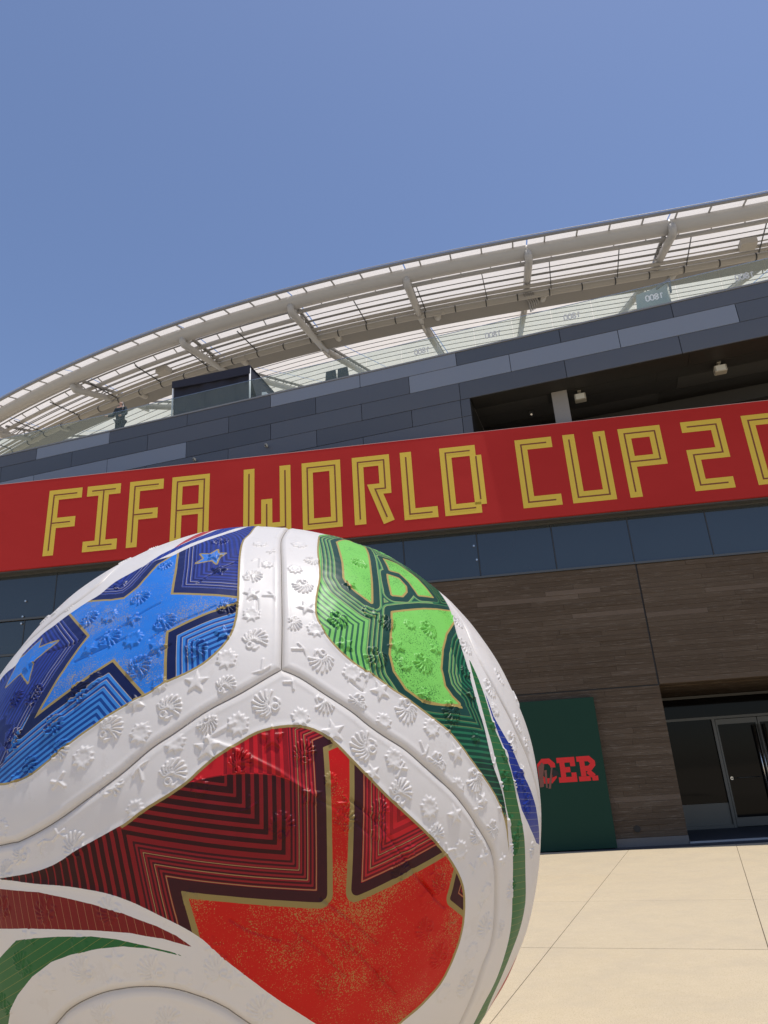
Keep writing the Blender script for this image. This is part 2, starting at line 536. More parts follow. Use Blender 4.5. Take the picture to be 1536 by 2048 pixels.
for u0, u1, hs in ((2.36, 3.51, 1), (3.53, 4.68, -1)):
    d = multi('door', [box_vf(FA, u0, u1, 2.74, 2.885, DO - 0.03, DO + 0.03), box_vf(FA, u0, u1, 0.03, 0.26, DO - 0.03, DO + 0.03),
                       box_vf(FA, u0, u0 + 0.045, 0.26, 2.74, DO - 0.03, DO + 0.03), box_vf(FA, u1 - 0.045, u1, 0.26, 2.74, DO - 0.03, DO + 0.03)], M_frame, bld)
    pbox('door_pane', FA, u0 + 0.045, u1 - 0.045, 0.26, 2.74, DO - 0.01, DO + 0.01, M_doorg, d)
    hu = u1 - 0.14 if hs > 0 else u0 + 0.14
    tube('handle', [FA.pt(hu, 0.35, DO + 0.09), FA.pt(hu, 2.68, DO + 0.09)], 0.024, M_chrome, d, 10)
    tube('handle', [FA.pt(hu + 0.10 * hs, 0.35, DO + 0.09), FA.pt(hu + 0.10 * hs, 2.68, DO + 0.09)], 0.012, M_chrome, d, 10)
    tube('push_bar', [FA.pt(u0 + 0.1, 1.28, DO + 0.06), FA.pt(u1 - 0.25, 1.28, DO + 0.06)], 0.012, M_frame, d, 8)
    tube('lock', [FA.pt(u0 + 0.12, 1.28, DO + 0.03), FA.pt(u0 + 0.12, 1.28, DO + 0.05)], 0.045, M_chrome, d, 14)

# ------------------------------------------------------------------ upper cladding
clad = multi('upper_wall', [
    box_vf(UP, -24, -0.17, 8.4, 13.56, -0.7, -0.045),
    box_vf(UP, -0.17, 17, 12.00, 13.56, -0.7, -0.045)], M_black, bld)
light_set = {(0, -1), (0, 2), (0, 3), (1, 3), (1, 4), (1, 5), (2, -2), (2, -1)}
# row 0 joints at -15.62+3.03k ; row 1 at -17.11+3.04k ; row 2 like row 0 ...
def place_panel(u0, u1, z0, z1, light, du=0.008, dz=0.007):
    o = pbox('panel', UP, u0 + du, u1 - du, z0 + dz, z1 - dz, -0.04, random.uniform(-0.002, 0.002), M_panl if light else M_pan, clad, bevel=0.003)
    return o
rows = [(13.13, 13.58), (12.545, 13.13), (11.98, 12.545), (11.42, 11.98), (10.86, 11.42), (10.30, 10.86), (9.7, 10.30)]
row_light = {0: [(-15.62, -12.58), (-6.44, -3.41), (-3.41, -0.43)], 1: [(-1.93, 1.09), (1.09, 4.18), (4.18, 7.24)],
             2: [(-18.66, -15.62), (-15.62, -12.55), (-12.55, -9.47)]}
for r, (z0, z1) in enumerate(rows):
    j0 = -15.62 if r % 2 == 0 else -17.11
    k = -3
    while True:
        u0, u1 = j0 + 3.035 * k, j0 + 3.035 * (k + 1)
        k += 1
        if u0 > 16: break
        if u1 < -23: continue
        light = any(abs((u0 + u1) / 2 - (a + b) / 2) < 0.4 for a, b in row_light.get(r, []))
        if r >= 3:
            if u0 > -0.2: continue
            if u1 > -0.46: 
                if u0 < -0.46: place_panel(u0, -0.46, z0, z1, light)
                continue
        place_panel(u0, u1, z0, z1, light)
    if r >= 3:
        place_panel(-0.46, -0.175, z0, z1, False)
cap = pbox('parapet_cap', UP, -24, 17, 13.582, 13.63, -0.75, 0.02, M_gutter, bld)
deck = pbox('terrace_deck', UP, -24, 17, 13.40, 13.60, -9.0, -0.755, plain('terrace_paving', (0.30, 0.29, 0.28), 0.8, 0.1, 1), bld)
# soffit and recess behind the opening
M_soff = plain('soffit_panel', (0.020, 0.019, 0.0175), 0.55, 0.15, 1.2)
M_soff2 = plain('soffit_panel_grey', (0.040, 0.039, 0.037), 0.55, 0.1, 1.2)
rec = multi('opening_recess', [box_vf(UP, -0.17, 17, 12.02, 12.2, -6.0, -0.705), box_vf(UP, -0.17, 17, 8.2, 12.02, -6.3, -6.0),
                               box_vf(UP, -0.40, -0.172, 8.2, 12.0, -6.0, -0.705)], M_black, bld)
uu = -0.165
k = 0
offs = [-0.05, -0.76, -1.30, -2.0, -2.7, -3.5, -4.6, -5.95]
for a, b in zip(offs[:-1], offs[1:]):
    u = -0.165 - random.uniform(0, 1.2); 
    while u < 16.5:
        ln = 3.04
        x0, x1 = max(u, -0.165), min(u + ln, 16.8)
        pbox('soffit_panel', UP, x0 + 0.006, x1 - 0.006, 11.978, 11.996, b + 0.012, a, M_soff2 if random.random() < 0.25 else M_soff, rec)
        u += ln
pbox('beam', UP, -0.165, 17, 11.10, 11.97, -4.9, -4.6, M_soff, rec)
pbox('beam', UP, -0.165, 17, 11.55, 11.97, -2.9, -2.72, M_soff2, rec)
col = pbox('column', UP, 2.08, 2.52, 10.803, 11.976, -1.02, -0.66, M_col, bld, bevel=0.01)
pbox('column', UP, 9.3, 9.72, 8.6, 11.976, -3.05, -2.7, M_col, bld, bevel=0.01)

# floodlights under the soffit
def floodlight(u, off, label):
    r = empty('floodlight', (0, 0, 0))
    tag(r, label, 'floodlight', 'floodlights under the dark soffit')
    zt = 11.95
    pbox('housing', UP, u - 0.16, u + 0.16, zt - 0.28, zt - 0.08, off - 0.12, off + 0.12, M_lamp, r, bevel=0.02)
    pbox('lamp_glass', UP, u - 0.12, u + 0.12, zt - 0.262, zt - 0.10, off + 0.121, off + 0.127, M_lens, r)
    tube('mounting_stem', [UP.pt(u, zt - 0.08, off), UP.pt(u, zt + 0.03, off)], 0.03, M_lamp, r, 8)
    pbox('bracket', UP, u - 0.05, u + 0.05, zt + 0.005, zt + 0.027, off - 0.08, off + 0.08, M_lamp, r)
    return r
floodlight(2.86, -0.95, 'small beige floodlight under the dark soffit just right of the pale column')
floodlight(6.62, -0.95, 'small beige floodlight under the dark soffit near the right edge, above the figure two')
# small cameras on the cladding above the banner
def seccam(x, y, label, o_=0.0, pl=UP):
    u, zz = pl.uz(x, y, 0.12)
    r = empty('security_camera', (0, 0, 0))
    tag(r, label, 'camera', 'small cameras above the banner')
    pbox('camera_body', pl, u - 0.035, u + 0.035, zz - 0.05, zz + 0.05, 0.05, 0.16, M_lamp, r, bevel=0.01)
    tube('lens', [pl.pt(u, zz - 0.01, 0.158), pl.pt(u, zz - 0.01, 0.175)], 0.022, M_black, r, 10)
    tube('arm', [pl.pt(u, zz, 0.0), pl.pt(u, zz, 0.06)], 0.012, M_lamp, r, 8)
    return r
seccam(388, 919, 'tiny white camera on the grey cladding above the gap between two letters F and A')
seccam(532, 891, 'tiny white camera on the grey cladding above the letter W')
r = empty('dome_camera', (0, 0, 0))
tag(r, 'small dark dome camera under the soffit left of the pale column', 'camera')
pbox('camera_body', UP, 1.33, 1.47, 11.80, 11.975, -1.62, -1.50, M_dark, r, bevel=0.02)
tube('lens', [UP.pt(1.40, 11.84, -1.50), UP.pt(1.40, 11.82, -1.46)], 0.03, M_chrome, r, 10)

# ------------------------------------------------------------------ flat lettering
def offset_poly(pts, wdt, closed=False):
    n = len(pts); L_, R_ = [], []
    P = [np.array(p, float) for p in pts]
    for i in range(n):
        if closed or 0 < i < n - 1:
            a = P[i] - P[(i - 1) % n]; b = P[(i + 1) % n] - P[i]
            a /= np.linalg.norm(a); b /= np.linalg.norm(b)
            na, nb = np.array([-a[1], a[0]]), np.array([-b[1], b[0]])
            mm = na + nb; mm /= np.linalg.norm(mm)
            mm = mm * (wdt / 2) / max(0.25, mm @ na)
        else:
            a = (P[1] - P[0]) if i == 0 else (P[-1] - P[-2])
            a /= np.linalg.norm(a); mm = np.array([-a[1], a[0]]) * wdt / 2
        L_.append(P[i] + mm); R_.append(P[i] - mm)
    return L_, R_

def strokes(name, pl, lines, wdt, off, thick, mat, parent):
    """each stroke is a slab of its own outline, butted end to end"""
    V, F = [], []
    for pts, closed in lines:
        L_, R_ = offset_poly(pts, wdt, closed)
        n = len(pts); b = len(V)
        for o_ in (off, off + thick):
            V += [pl.pt(p[0], p[1], o_) for p in L_] + [pl.pt(p[0], p[1], o_) for p in R_]
        rng_ = range(n) if closed else range(n - 1)
        for i in rng_:
            j = (i + 1) % n
            F.append((b + 2 * n + i, b + 2 * n + j, b + 3 * n + j, b + 3 * n + i))
            F.append((b + i, b + n + i, b + n + j, b + j))
            F.append((b + i, b + j, b + 2 * n + j, b + 2 * n + i))
            F.append((b + n + i, b + 3 * n + i, b + 3 * n + j, b + n + j))
        if not closed:
            for i in (0, n - 1):
                F.append((b + i, b + 2 * n + i, b + 3 * n + i, b + n + i))
    return fix_normals(pydata(name, V, F, mat, parent))

ban = empty('banner', (0, 0, 0))
tag(ban, 'long red banner with yellow outlined capitals hung across the stadium front', 'banner')
cloth = pbox('banner_cloth', FA, -21.5, 13.0, 8.10, 10.84, 0.30, 0.38, M_banner, ban)
M_hem = plain('pale_hem', (0.55, 0.35, 0.33), 0.6, 0.1, 3)
pbox('hem', FA, -21.5, 13.0, 10.84, 10.852, 0.31, 0.384, M_hem, ban)
T, B, S = 10.46, 8.42, 0.32
Sh = S / 2
def letter(lines, u0, cl=None, inner=None):
    ls = [([(u0 + p[0], p[1]) for p in pts], c) for pts, c in lines]
    L_ = strokes('letter', FA, ls, S, 0.3835, 0.0005, M_gold, ban)
    inn = inner if inner is not None else lines
    il = []
    for pts, c in inn:
        pts = [np.array((u0 + p[0], p[1]), float) for p in pts]
        if not c:
            for a, b in ((0, 1), (-1, -2)):
                d = pts[b] - pts[a]; pts[a] = pts[a] + d / np.linalg.norm(d) * (0.15 if len(c_sk(c, pts)) else 0.15)
        il.append((pts, c))
    strokes('inline', FA, il, 0.040, 0.3875, 0.0005, M_inl, L_)
    return L_
def c_sk(c, p): return p
t_, b_ = T - Sh, B + Sh
def inl(pts, a=True, b=True): return pts
def F_(u0, wd=1.03, mz=9.41):
    letter([([(Sh, B), (Sh, t_), (wd, t_)], False), ([(S, mz), (wd - 0.14, mz)], False)], u0,
           inner=[([(Sh, B), (Sh, t_), (wd, t_)], False), ([(Sh - 0.13, mz), (wd - 0.14, mz)], False)])
F_(-16.37)
letter([([(0, t_), (1.03, t_)], False), ([(0, b_), (1.03, b_)], False), ([(0.515, b_ + Sh), (0.515, t_ - Sh)], False)], -15.18,
       inner=[([(0, t_), (1.03, t_)], False), ([(0, b_), (1.03, b_)], False), ([(0.515, b_ - 0.13), (0.515, t_ + 0.13)], False)])
F_(-13.87)
letter([([(Sh, B), (Sh, t_), (1.13 - Sh, t_), (1.13 - Sh, B)], False), ([(S, 9.40), (1.13 - S, 9.40)], False)], -12.58,
       inner=[([(Sh, B), (Sh, t_), (1.13 - Sh, t_), (1.13 - Sh, B)], False), ([(Sh - .13, 9.40), (1.13 - Sh + .13, 9.40)], False)])
letter([([(Sh, T), (Sh, b_), (1.38 - Sh, b_), (1.38 - Sh, T)], False), ([(0.68, b_ + Sh), (0.68, 9.47)], False)], -10.44,
       inner=[([(Sh, T), (Sh, b_), (1.38 - Sh, b_), (1.38 - Sh, T)], False), ([(0.68, b_ - .13), (0.68, 9.47)], False)])
letter([([(Sh, t_), (1.12 - Sh, t_), (1.12 - Sh, b_), (Sh, b_)], True)], -8.73)
letter([([(Sh, B), (Sh, t_), (1.07 - Sh, t_), (1.07 - Sh, 9.43), (0.62, 9.43), (0.955, B)], False)], -7.27)
letter([([(Sh, T), (Sh, b_), (0.93, b_)], False)], -5.89)
letter([([(1.0, t_), (Sh, t_), (Sh, b_), (1.0, b_)], False), ([(0.99, t_ - Sh), (0.99, 8.66 + 0.005)], False)], -4.77,
       inner=[([(1.0, t_), (Sh, t_), (Sh, b_), (1.0, b_)], False), ([(1.0, t_ - Sh + .12), (1.0, 8.66)], False)])
letter([([(1.01, t_), (Sh, t_), (Sh, b_), (1.04, b_)], False)], -2.66)
letter([([(Sh, T), (Sh, b_), (1.15 - Sh, b_), (1.15 - Sh, T)], False)], -1.34)
letter([([(Sh, t_), (1.13 - Sh, t_), (1.13 - Sh, 9.45), (Sh, 9.45)], True), ([(Sh, 9.45 - Sh), (Sh, B)], False)], 0.16,
       inner=[([(Sh, t_), (1.13 - Sh, t_), (1.13 - Sh, 9.45), (Sh, 9.45)], True), ([(Sh, 9.45 + .13), (Sh, B)], False)])
letter([([(0, t_), (1.08 - Sh, t_), (1.08 - Sh, 9.46), (Sh, 9.46), (Sh, b_), (1.02, b_)], False)], 1.84)
for uz0 in (3.44,):
    letter([([(Sh, t_), (1.12 - Sh, t_), (1.12 - Sh, b_), (Sh, b_)], True)], uz0)
letter([([(0, t_), (1.08 - Sh, t_), (1.08 - Sh, 9.46), (Sh, 9.46), (Sh, b_), (1.02, b_)], False)], 5.0)
letter([([(1.0, t_), (Sh, t_), (Sh, b_), (1.08 - Sh, b_), (1.08 - Sh, 9.46), (S, 9.46)], False)], 6.6)

# green board with red slab capitals
gbd = pbox('green_sign', FA, -4.95, -1.60, 0.02, 3.40, 0.03, 0.20, M_green_sign, None, bevel=0.006)
tag(gbd, 'tall dark green board with red slab capitals standing against the wall behind the ball', 'sign')
def slab(u0, z0, wd, ht, kind):
    s = 0.118
    h2 = s / 2; ca = 0.085
    x0, x1, y0, y1 = u0 + h2, u0 + wd - h2, z0 + h2, z0 + ht - h2
    if kind == 'O':
        L_ = [([(x0 + ca, y1), (x1 - ca, y1), (x1, y1 - ca), (x1, y0 + ca), (x1 - ca, y0), (x0 + ca, y0), (x0, y0 + ca), (x0, y1 - ca)], True)]
    elif kind == 'C':
        L_ = [([(x1, y1 - 0.15), (x1, y1 - ca), (x1 - ca, y1), (x0 + ca, y1), (x0, y1 - ca), (x0, y0 + ca), (x0 + ca, y0), (x1 - ca, y0), (x1, y0 + ca), (x1, y0 + 0.13)], False)]
    elif kind == 'S':
        ym = (y0 + y1) / 2
        L_ = [([(x1, y1 - 0.12), (x1, y1 - ca), (x1 - ca, y1), (x0 + ca, y1), (x0, y1 - ca), (x0, ym + ca), (x0 + ca, ym), (x1 - ca, ym), (x1, ym - ca), (x1, y0 + ca), (x1 - ca, y0), (x0 + ca, y0), (x0, y0 + ca), (x0, y0 + 0.12)], False)]
    elif kind == 'E':
        xs = u0 + 0.06 + h2
        L_ = [([(x1, y1 - 0.15), (x1, y1), (u0, y1)], False), ([(u0, y0), (x1, y0), (x1, y0 + 0.15)], False),
              ([(xs, y0 + h2), (xs, y1 - h2)], False), ([(xs + h2, (y0 + y1) / 2), (x1 - 0.07, (y0 + y1) / 2)], False)]
    else:
        xs = u0 + 0.06 + h2
        L_ = [([(u0, y1), (x1 - ca, y1), (x1, y1 - ca), (x1, y0 + 0.22 + ca), (x1 - ca, y0 + 0.22), (xs + h2, y0 + 0.22)], False),
              ([(xs, y0 - h2 + 0.11), (xs, y1 - h2)], False), ([(u0, y0 - 0.02), (xs - h2 + 0.0001, y0 - 0.02)], False) if False else ([(xs + h2 + 0.05, y0 + 0.22 - h2), (x1 - 0.01, y0 + 0.035)], False),
              ([(u0, z0 + 0.055), (u0 + 0.27, z0 + 0.055)], False), ([(x1 - 0.06, z0 + 0.055), (u0 + wd + 0.02, z0 + 0.055)], False)]
        o = strokes('letter', FA, L_[:2], s, 0.204, 0.0006, M_red_letter, gbd)
        strokes('leg', FA, L_[2:3], s, 0.2055, 0.0006, M_red_letter, o)
        strokes('serif', FA, L_[3:], s * 0.9, 0.207, 0.0006, M_red_letter, o)
        return o
    o = strokes('letter', FA, L_, s, 0.204, 0.0006, M_red_letter, gbd)
    return o
for i, ch in enumerate('SOCCER'):
    slab(-1.79 - 0.47 * (6 - i) + 0.03, 1.485, 0.425, 0.56, ch)
# printed photograph detail behind the letters: a hand with a dark shoe
M_flesh = plain('printed_skin', (0.20, 0.075, 0.055), 0.6, 0.2, 6)
def blob(pl, pts, off, mat, name, parent):
    return pydata(name, [pl.pt(p[0], p[1], off) for p in pts], [tuple(range(len(pts)))], mat, parent)
def pxo(pts, off): return [FA.uz(x, y, off) for x, y in pts]
sc = 6.205
cr = lambda x, y: (1040 + x / sc, 1380 + y / sc)
blob(FA, pxo([cr(225, 960), cr(270, 900), cr(300, 930), cr(290, 1080), cr(300, 1200), cr(250, 1210), cr(235, 1100)], 0.212), 0.212, M_flesh, 'printed_finger', gbd)
blob(FA, pxo([cr(300, 1000), cr(330, 990), cr(345, 1215), cr(325, 1215)], 0.213), 0.213, M_flesh, 'printed_finger', gbd)
blob(FA, pxo([cr(385, 960), cr(405, 960), cr(385, 1222), cr(355, 1225)], 0.214), 0.214, M_flesh, 'printed_finger', gbd)
blob(FA, pxo([cr(410, 980), cr(470, 1010), cr(492, 1050), cr(440, 1070), cr(400, 1090)], 0.215), 0.215, M_black, 'printed_shoe', gbd)

# ------------------------------------------------------------------ canopy
can = empty('stadium_canopy', (0, 0, 0))
tag(can, 'sweeping white translucent canopy on pale steel tubes above the terrace', 'canopy')
PF = [-2.87712324e-06, -1.57649685e-04, 6.77296486e-03, -2.42933702e-01, 2.61046119e+01]
def rimy(x): return np.polyval(PF, x)
def nrm2(x):
    s = np.polyval(np.polyder(PF), x); n = np.array([-s, 1.0]); return n / np.linalg.norm(n)
def cp(x, w_, z_):
    n = nrm2(x); return np.array([x + n[0] * w_, rimy(x) + n[1] * w_, z_])
XS = np.linspace(-34, 25, 90)
def zmem(w_):
    if w_ < 1: return 22.66 + 0.36 * min(1, (w_ + 0.62) / 1.2)
    if w_ < 4: return 23.02 + 0.06 * (w_ - 1)
    return 23.2 + 0.42 * (w_ - 4)
# membrane bays between the radial arms
bays = [-34, -28.2, -22.0, -15.8, -9.1, -3.6, 1.6, 6.8, 12.5, 18.4, 25]
WS = [-0.60, -0.3, 0.1, 0.6, 1, 1.8, 2.6, 3.4, 4.0, 5, 6, 7, 8.5, 10, 12, 14, 17, 20, 24]
for a, b in zip(bays[:-1], bays[1:]):
    n = 12
    V, F = [], []
    for i in range(n + 1):
        f_ = i / n
        x = a + 0.03 + (b - a - 0.06) * f_
        for w_ in WS:
            sag = 0.05 * math.sin(math.pi * f_) * math.sin(w_ * 2.0) * (1 if w_ > 0 else 0)
            V.append(cp(x, w_, zmem(w_) + sag))
    m_ = len(WS)
    for i in range(n):
        for j in range(m_ - 1):
            F.append((i * m_ + j, i * m_ + j + 1, (i + 1) * m_ + j + 1, (i + 1) * m_ + j))
    pydata('membrane_bay', V, F, M_mem, can, smooth=True)
def ring(name, w_, z_, r, mat, x0=-34, x1=25, seg=12, n=90):
    return tube(name, [cp(x, w_, z_) for x in np.linspace(x0, x1, n)], r, mat, can, seg)
def ringbox(name, w0, w1, z0, z1, mat, x0=-34, x1=25, n=90):
    V, F = [], []
    xs = np.linspace(x0, x1, n)
    for x in xs:
        V += [cp(x, w0, z0), cp(x, w1, z0), cp(x, w1, z1), cp(x, w0, z1)]
    for i in range(n - 1):
        for k in range(4):
            k2 = (k + 1) % 4
            F.append((4 * i + k, 4 * i + k2, 4 * i + 4 + k2, 4 * i + 4 + k))
    return fix_normals(pydata(name, V, F, mat, can))
ringbox('gutter', -0.70, -0.58, 22.54, 22.62, M_gutter)
ring('edge_wire', -0.71, 22.66, 0.018, M_steel, seg=6)
ring('ring_tube', 0.10, 22.45, 0.31, M_steel, seg=20)
ring('purlin', 0.95, 22.56, 0.095, M_steel, x0=-3.8)
ring('purlin_rail', 0.74, 22.74, 0.04, M_girder, x0=-3.8, seg=8)
ring('purlin', 0.62, 22.58, 0.11, M_steel, x1=-3.6)
ring('purlin', 1.50, 22.62, 0.11, M_steel, x1=-3.6)
ring('purlin_rail', 1.12, 22.80, 0.04, M_girder, x1=-3.6, seg=8)
ring('purlin_rail', 2.02, 22.70, 0.03, M_girder, seg=8)
ring('conduit', 1.80, 22.58, 0.025, M_girder, seg=6)
ring('conduit', 1.62, 22.70, 0.022, M_girder, seg=6)
ring('conduit', 2.20, 22.56, 0.03, M_pipe, seg=8)
ring('purlin_rail', 0.50, 22.86, 0.028, M_girder, seg=6)
ring('service_pipe', 2.42, 22.48, 0.085, M_pipe)
ring('service_pipe', 2.66, 22.44, 0.07, M_pipe)
ring('drain_pipe', 2.96, 22.36, 0.155, M_pipe, seg=14)
ringbox('girder', 3.32, 4.02, 22.46, 23.0, M_girder)
ringbox('girder_flange', 3.22, 4.12, 22.42, 22.458, M_girder)
for i, w_ in enumerate([4.9, 5.8, 6.7, 7.6, 8.6, 9.6, 10.8, 12.0, 13.4, 15]):
    ring('cable', w_, zmem(w_) - 0.10, 0.020, M_girder, seg=6)
# rod brackets
V, F = [], []
def addb(vf):
    b = len(V); V.extend(vf[0]); F.extend([tuple(i + b for i in q) for q in vf[1]])
arc = 0.0
xs = []
x = -33.5
while x < 24.5:
    xs.append(x); x += 1.32 / math.hypot(1, np.polyval(np.polyder(PF), x))
proto_b = {}
nb = 0
for x in xs:
    if -30 < x < 19:
        v, f = bar_vf(cp(x, -0.62, 22.57), cp(x, -0.12, 22.66), 0.06, 0.05); fix_normals(pydata('rim_bracket', v, f, M_steel, can))
        if x > -3.8:
            v, f = bar_vf(cp(x + .3, 0.74, 22.74), cp(x + .3, 0.95, 22.62), 0.045, 0.04); fix_normals(pydata('purlin_bracket', v, f, M_steel, can))
        else:
            v, f = bar_vf(cp(x + .3, 0.36, 22.60), cp(x + .3, 0.62, 22.62), 0.045, 0.04); fix_normals(pydata('purlin_bracket', v, f, M_steel, can))
            v, f = bar_vf(cp(x - .2, 1.12, 22.80), cp(x - .2, 1.50, 22.66), 0.045, 0.04); fix_normals(pydata('purlin_bracket', v, f, M_steel, can))
# clamps on the drain pipe and hangers between purlin and pipes
x = -30; i = 0
while x < 20:
    c0 = cp(x, 2.96, 22.36); c1 = cp(x + 0.05, 2.96, 22.36)
    tube('pipe_clamp', [c0, c1], 0.175, M_dark, can, 14)
    if i % 2 == 0:
        v, f = bar_vf(cp(x, 0.98, 22.46), cp(x + 0.1, 2.70, 22.36), 0.035, 0.05)
        fix_normals(pydata('hanger', v, f, M_dark, can))
    x += 1.45; i += 1
for x in (-12.0, 15.6):
    o = bar_vf(cp(x, 2.0, 22.38), cp(x + 0.62, 2.0, 22.36), 0.5, 0.3)
    fix_normals(pydata('junction_box', *o, M_pipe, can))
# radial arms
arms = [((1344, 453), (1342, 475), (5.1, 23.5), (13.5, 27.0)), ((1056, 506), (1056, 530), (6.2, 24.1), (14.5, 27.6)), ((813, 558), (815, 572), (4.2, 22.75), (12.5, 25.6)),
        ((581, 612), (584, 624), (4.3, 22.55), (13, 25.6)), ((365, 677), (370, 686), (3.6, 22.5), (12, 25.5)), ((146, 768), (165, 770), (4.8, 23.2), (12, 26.2)), ((0, 861), (14, 862), (3.8, 23.1), (12, 26.0)),
        ((1610, 400), (1612, 420), (5.0, 23.3), (13, 26.8))]
for (tp, kn, (w1, z1), (w2, z2)) in arms:
    d = ray(*tp); t = (22.22 - H) / d[2]; T0 = CAM + d * t
    x = T0[0]
    # arm stands on the line of the radial at its top
    n = nrm2(x); base = np.array([T0[0], T0[1]])
    def rp(w_, z_, _b=base, _n=n): return np.array([_b[0] + _n[0] * w_, _b[1] + _n[1] * w_, z_])
    st = empty('arm', (0, 0, 0)); st.parent = can
    tube('arm_tube', [rp(0.0, 22.30), rp(0.02, 22.06), rp(0.12, 21.94), rp(w1, z1 - 0.12)], [0.15, 0.165, 0.17, 0.15], M_steel, st, 14)
    fix_normals(pydata('gusset_plate', *bar_vf(rp(-0.1, 22.30), rp(0.55, 22.12), 0.07, 0.42), M_steel, st))
    fix_normals(pydata('gusset_plate', *bar_vf(rp(w1 - 0.5, z1 - 0.16), rp(w1 + 0.35, z1 - 0.05), 0.10, 0.46), M_steel, st))
    fix_normals(pydata('top_chord', *bar_vf(rp(0.3, 22.62), rp(w1 + 0.3, z1 + 0.22), 0.14, 0.10), M_girder, st))
    k = 0
    while 0.9 + k * 0.8 < w1:
        wa = 0.9 + k * 0.8
        za = 21.98 + (z1 - 22.1) * (wa / w1); zb = 22.62 + (z1 + .22 - 22.62) * ((wa + .4) / w1)
        tube('lacing', [rp(wa, za), rp(wa + 0.4, zb)], 0.035, M_steel, st, 6)
        tube('lacing', [rp(wa + 0.4, zb), rp(wa + 0.8, za)], 0.035, M_steel, st, 6)
        k += 1
    tube('rear_tube', [rp(w1, z1 - 0.1), rp(w2, z2)], 0.16, M_steel, st, 14)
    fix_normals(pydata('rear_chord', *bar_vf(rp(w1, z1 + 0.25), rp(w2, z2 + 0.4), 0.16, 0.08), M_girder, st))
    for k in range(9):
        f0, f1 = k / 9, (k + 0.5) / 9
        a_ = rp(w1 + (w2 - w1) * f0, z1 - .1 + (z2 - z1 + .1) * f0); b2 = rp(w1 + (w2 - w1) * f1, z1 + .25 + (z2 + .15 - z1) * f1)
        tube('lacing', [a_, b2], 0.03, M_steel, st, 6)
    # pipe elbows beside the arm
    tube('pipe_elbow', [cp(x + 0.55 + n[0] * 3, 2.96, 22.36), cp(x + 0.30 + n[0] * 3, 2.98, 22.36), cp(x + 0.18 + n[0] * 3, 3.15, 22.38), cp(x + .16 + n[0] * 3, 3.5, 22.44)], 0.165, M_pipe, st, 12)
# cable bundle by the second arm
for k in range(5):
    x = 6.55 + 0.10 * k
    tube('riser_cable', [cp(x, 2.7, 22.30), cp(x + 0.25, 3.3, 22.25), cp(x + 0.35, 4.4, 22.5 + 0.05 * k)], 0.04, M_girder, can, 8)

# ------------------------------------------------------------------ terrace railing and things on the terrace
rail = empty('glass_railing', (0, 0, 0))
tag(rail, 'clear glass railing running along the top of the grey parapet', 'railing')
RO = -0.50
def digits(u0, z0, hgt, pl, off, mat, parent, mirror=True):
    wd = hgt * 0.52
    s = hgt * 0.15
    def D(ch, x):
        a, b = x, x + wd * 0.82
        y0, y1 = z0 + s / 2, z0 + hgt - s / 2
        ym = (y0 + y1) / 2
        if ch == '1': return [([((a + b) / 2, y0), ((a + b) / 2, y1)], False), ([((a + b) / 2 + s / 2, y1 - s * .2), ((a + b) / 2 + s * 1.6, y1 - s * .9)], False)]
        if ch == '0': return [([(a, y1 - s), (a + s, y1), (b - s, y1), (b, y1 - s), (b, y0 + s), (b - s, y0), (a + s, y0), (a, y0 + s)], True)]
        if ch == '8': return [([(a, y1 - s), (a + s, y1), (b - s, y1), (b, y1 - s), (b, ym + s), (b - s, ym + s * .5), (a + s, ym + s * .5), (a, ym + s)], True),
                              ([(a, ym - s), (a + s, ym - s * .5), (b - s, ym - s * .5), (b, ym - s), (b, y0 + s), (b - s, y0), (a + s, y0), (a, y0 + s)], True)]
    for i, ch in enumerate('0081'):              # read from inside it is 1800
        strokes('number', pl, D(ch, u0 + i * wd * 1.12), s, off, 0.002, mat, parent)
pane_w = 1.17
u = -22.0
nums = {}
for uc in (-1.54, 0.70, 3.05, 5.36, 7.74, 10.1, 12.4):
    nums[round(uc, 2)] = uc
joints_ = [0.70 + 2.335 * 0.5 * k + 0.58 for k in range(-22, 14)]
for a, b in zip(joints_[:-1], joints_[1:]):
    p = pbox('glass_pane', UP, a + 0.006, b - 0.006, 13.60, 14.635, RO - 0.012, RO, M_rail, rail)
    for uc in nums.values():
        if a <= uc < b:
            onb = abs(uc - 5.36) < 0.1
            digits(uc - 0.25, 14.14, 0.21, UP, RO + 0.004, M_num2 if onb else M_num, p)
pbox('base_channel', UP, joints_[0], joints_[-1], 13.60, 13.66, RO - 0.04, RO + 0.03, M_chrome, rail)
pbox('top_edge', UP, joints_[0], joints_[-1], 14.637, 14.652, RO - 0.014, RO + 0.002, M_chrome, rail)

def poly_prism(name, pl, pts, o0, o1, mat, parent=None):
    n = len(pts)
    V = [pl.pt(p[0], p[1], o0) for p in pts] + [pl.pt(p[0], p[1], o1) for p in pts]
    F = [tuple(range(n)), tuple(range(2 * n - 1, n - 1, -1))] + [(i, (i + 1) % n, n + (i + 1) % n, n + i) for i in range(n)]
    return fix_normals(pydata(name, V, F, mat, parent))
db = empty('display_board', (0, 0, 0))
tag(db, 'grey slanted board standing behind the railing with white numbers on the glass before it', 'board')
ub = lambda x, y: UP.uz(x, y, -1.2)
poly_prism('board_face', UP, [ub(1275, 632), ub(1272, 590), ub(1300, 580), ub(1332, 566), ub(1342, 610), ub(1342, 625)], -1.25, -1.2, M_board, db)
poly_prism('board_frame', UP, [ub(1312, 574), ub(1340, 556), ub(1344, 584), ub(1340, 586), ub(1336, 564), ub(1313, 580)], -1.24, -1.17, M_girder, db)
tube('board_post', [UP.pt(ub(1341, 600)[0], 13.6, -1.28), UP.pt(ub(1341, 600)[0], ub(1341, 562)[1], -1.28)], 0.03, M_girder, db, 8)
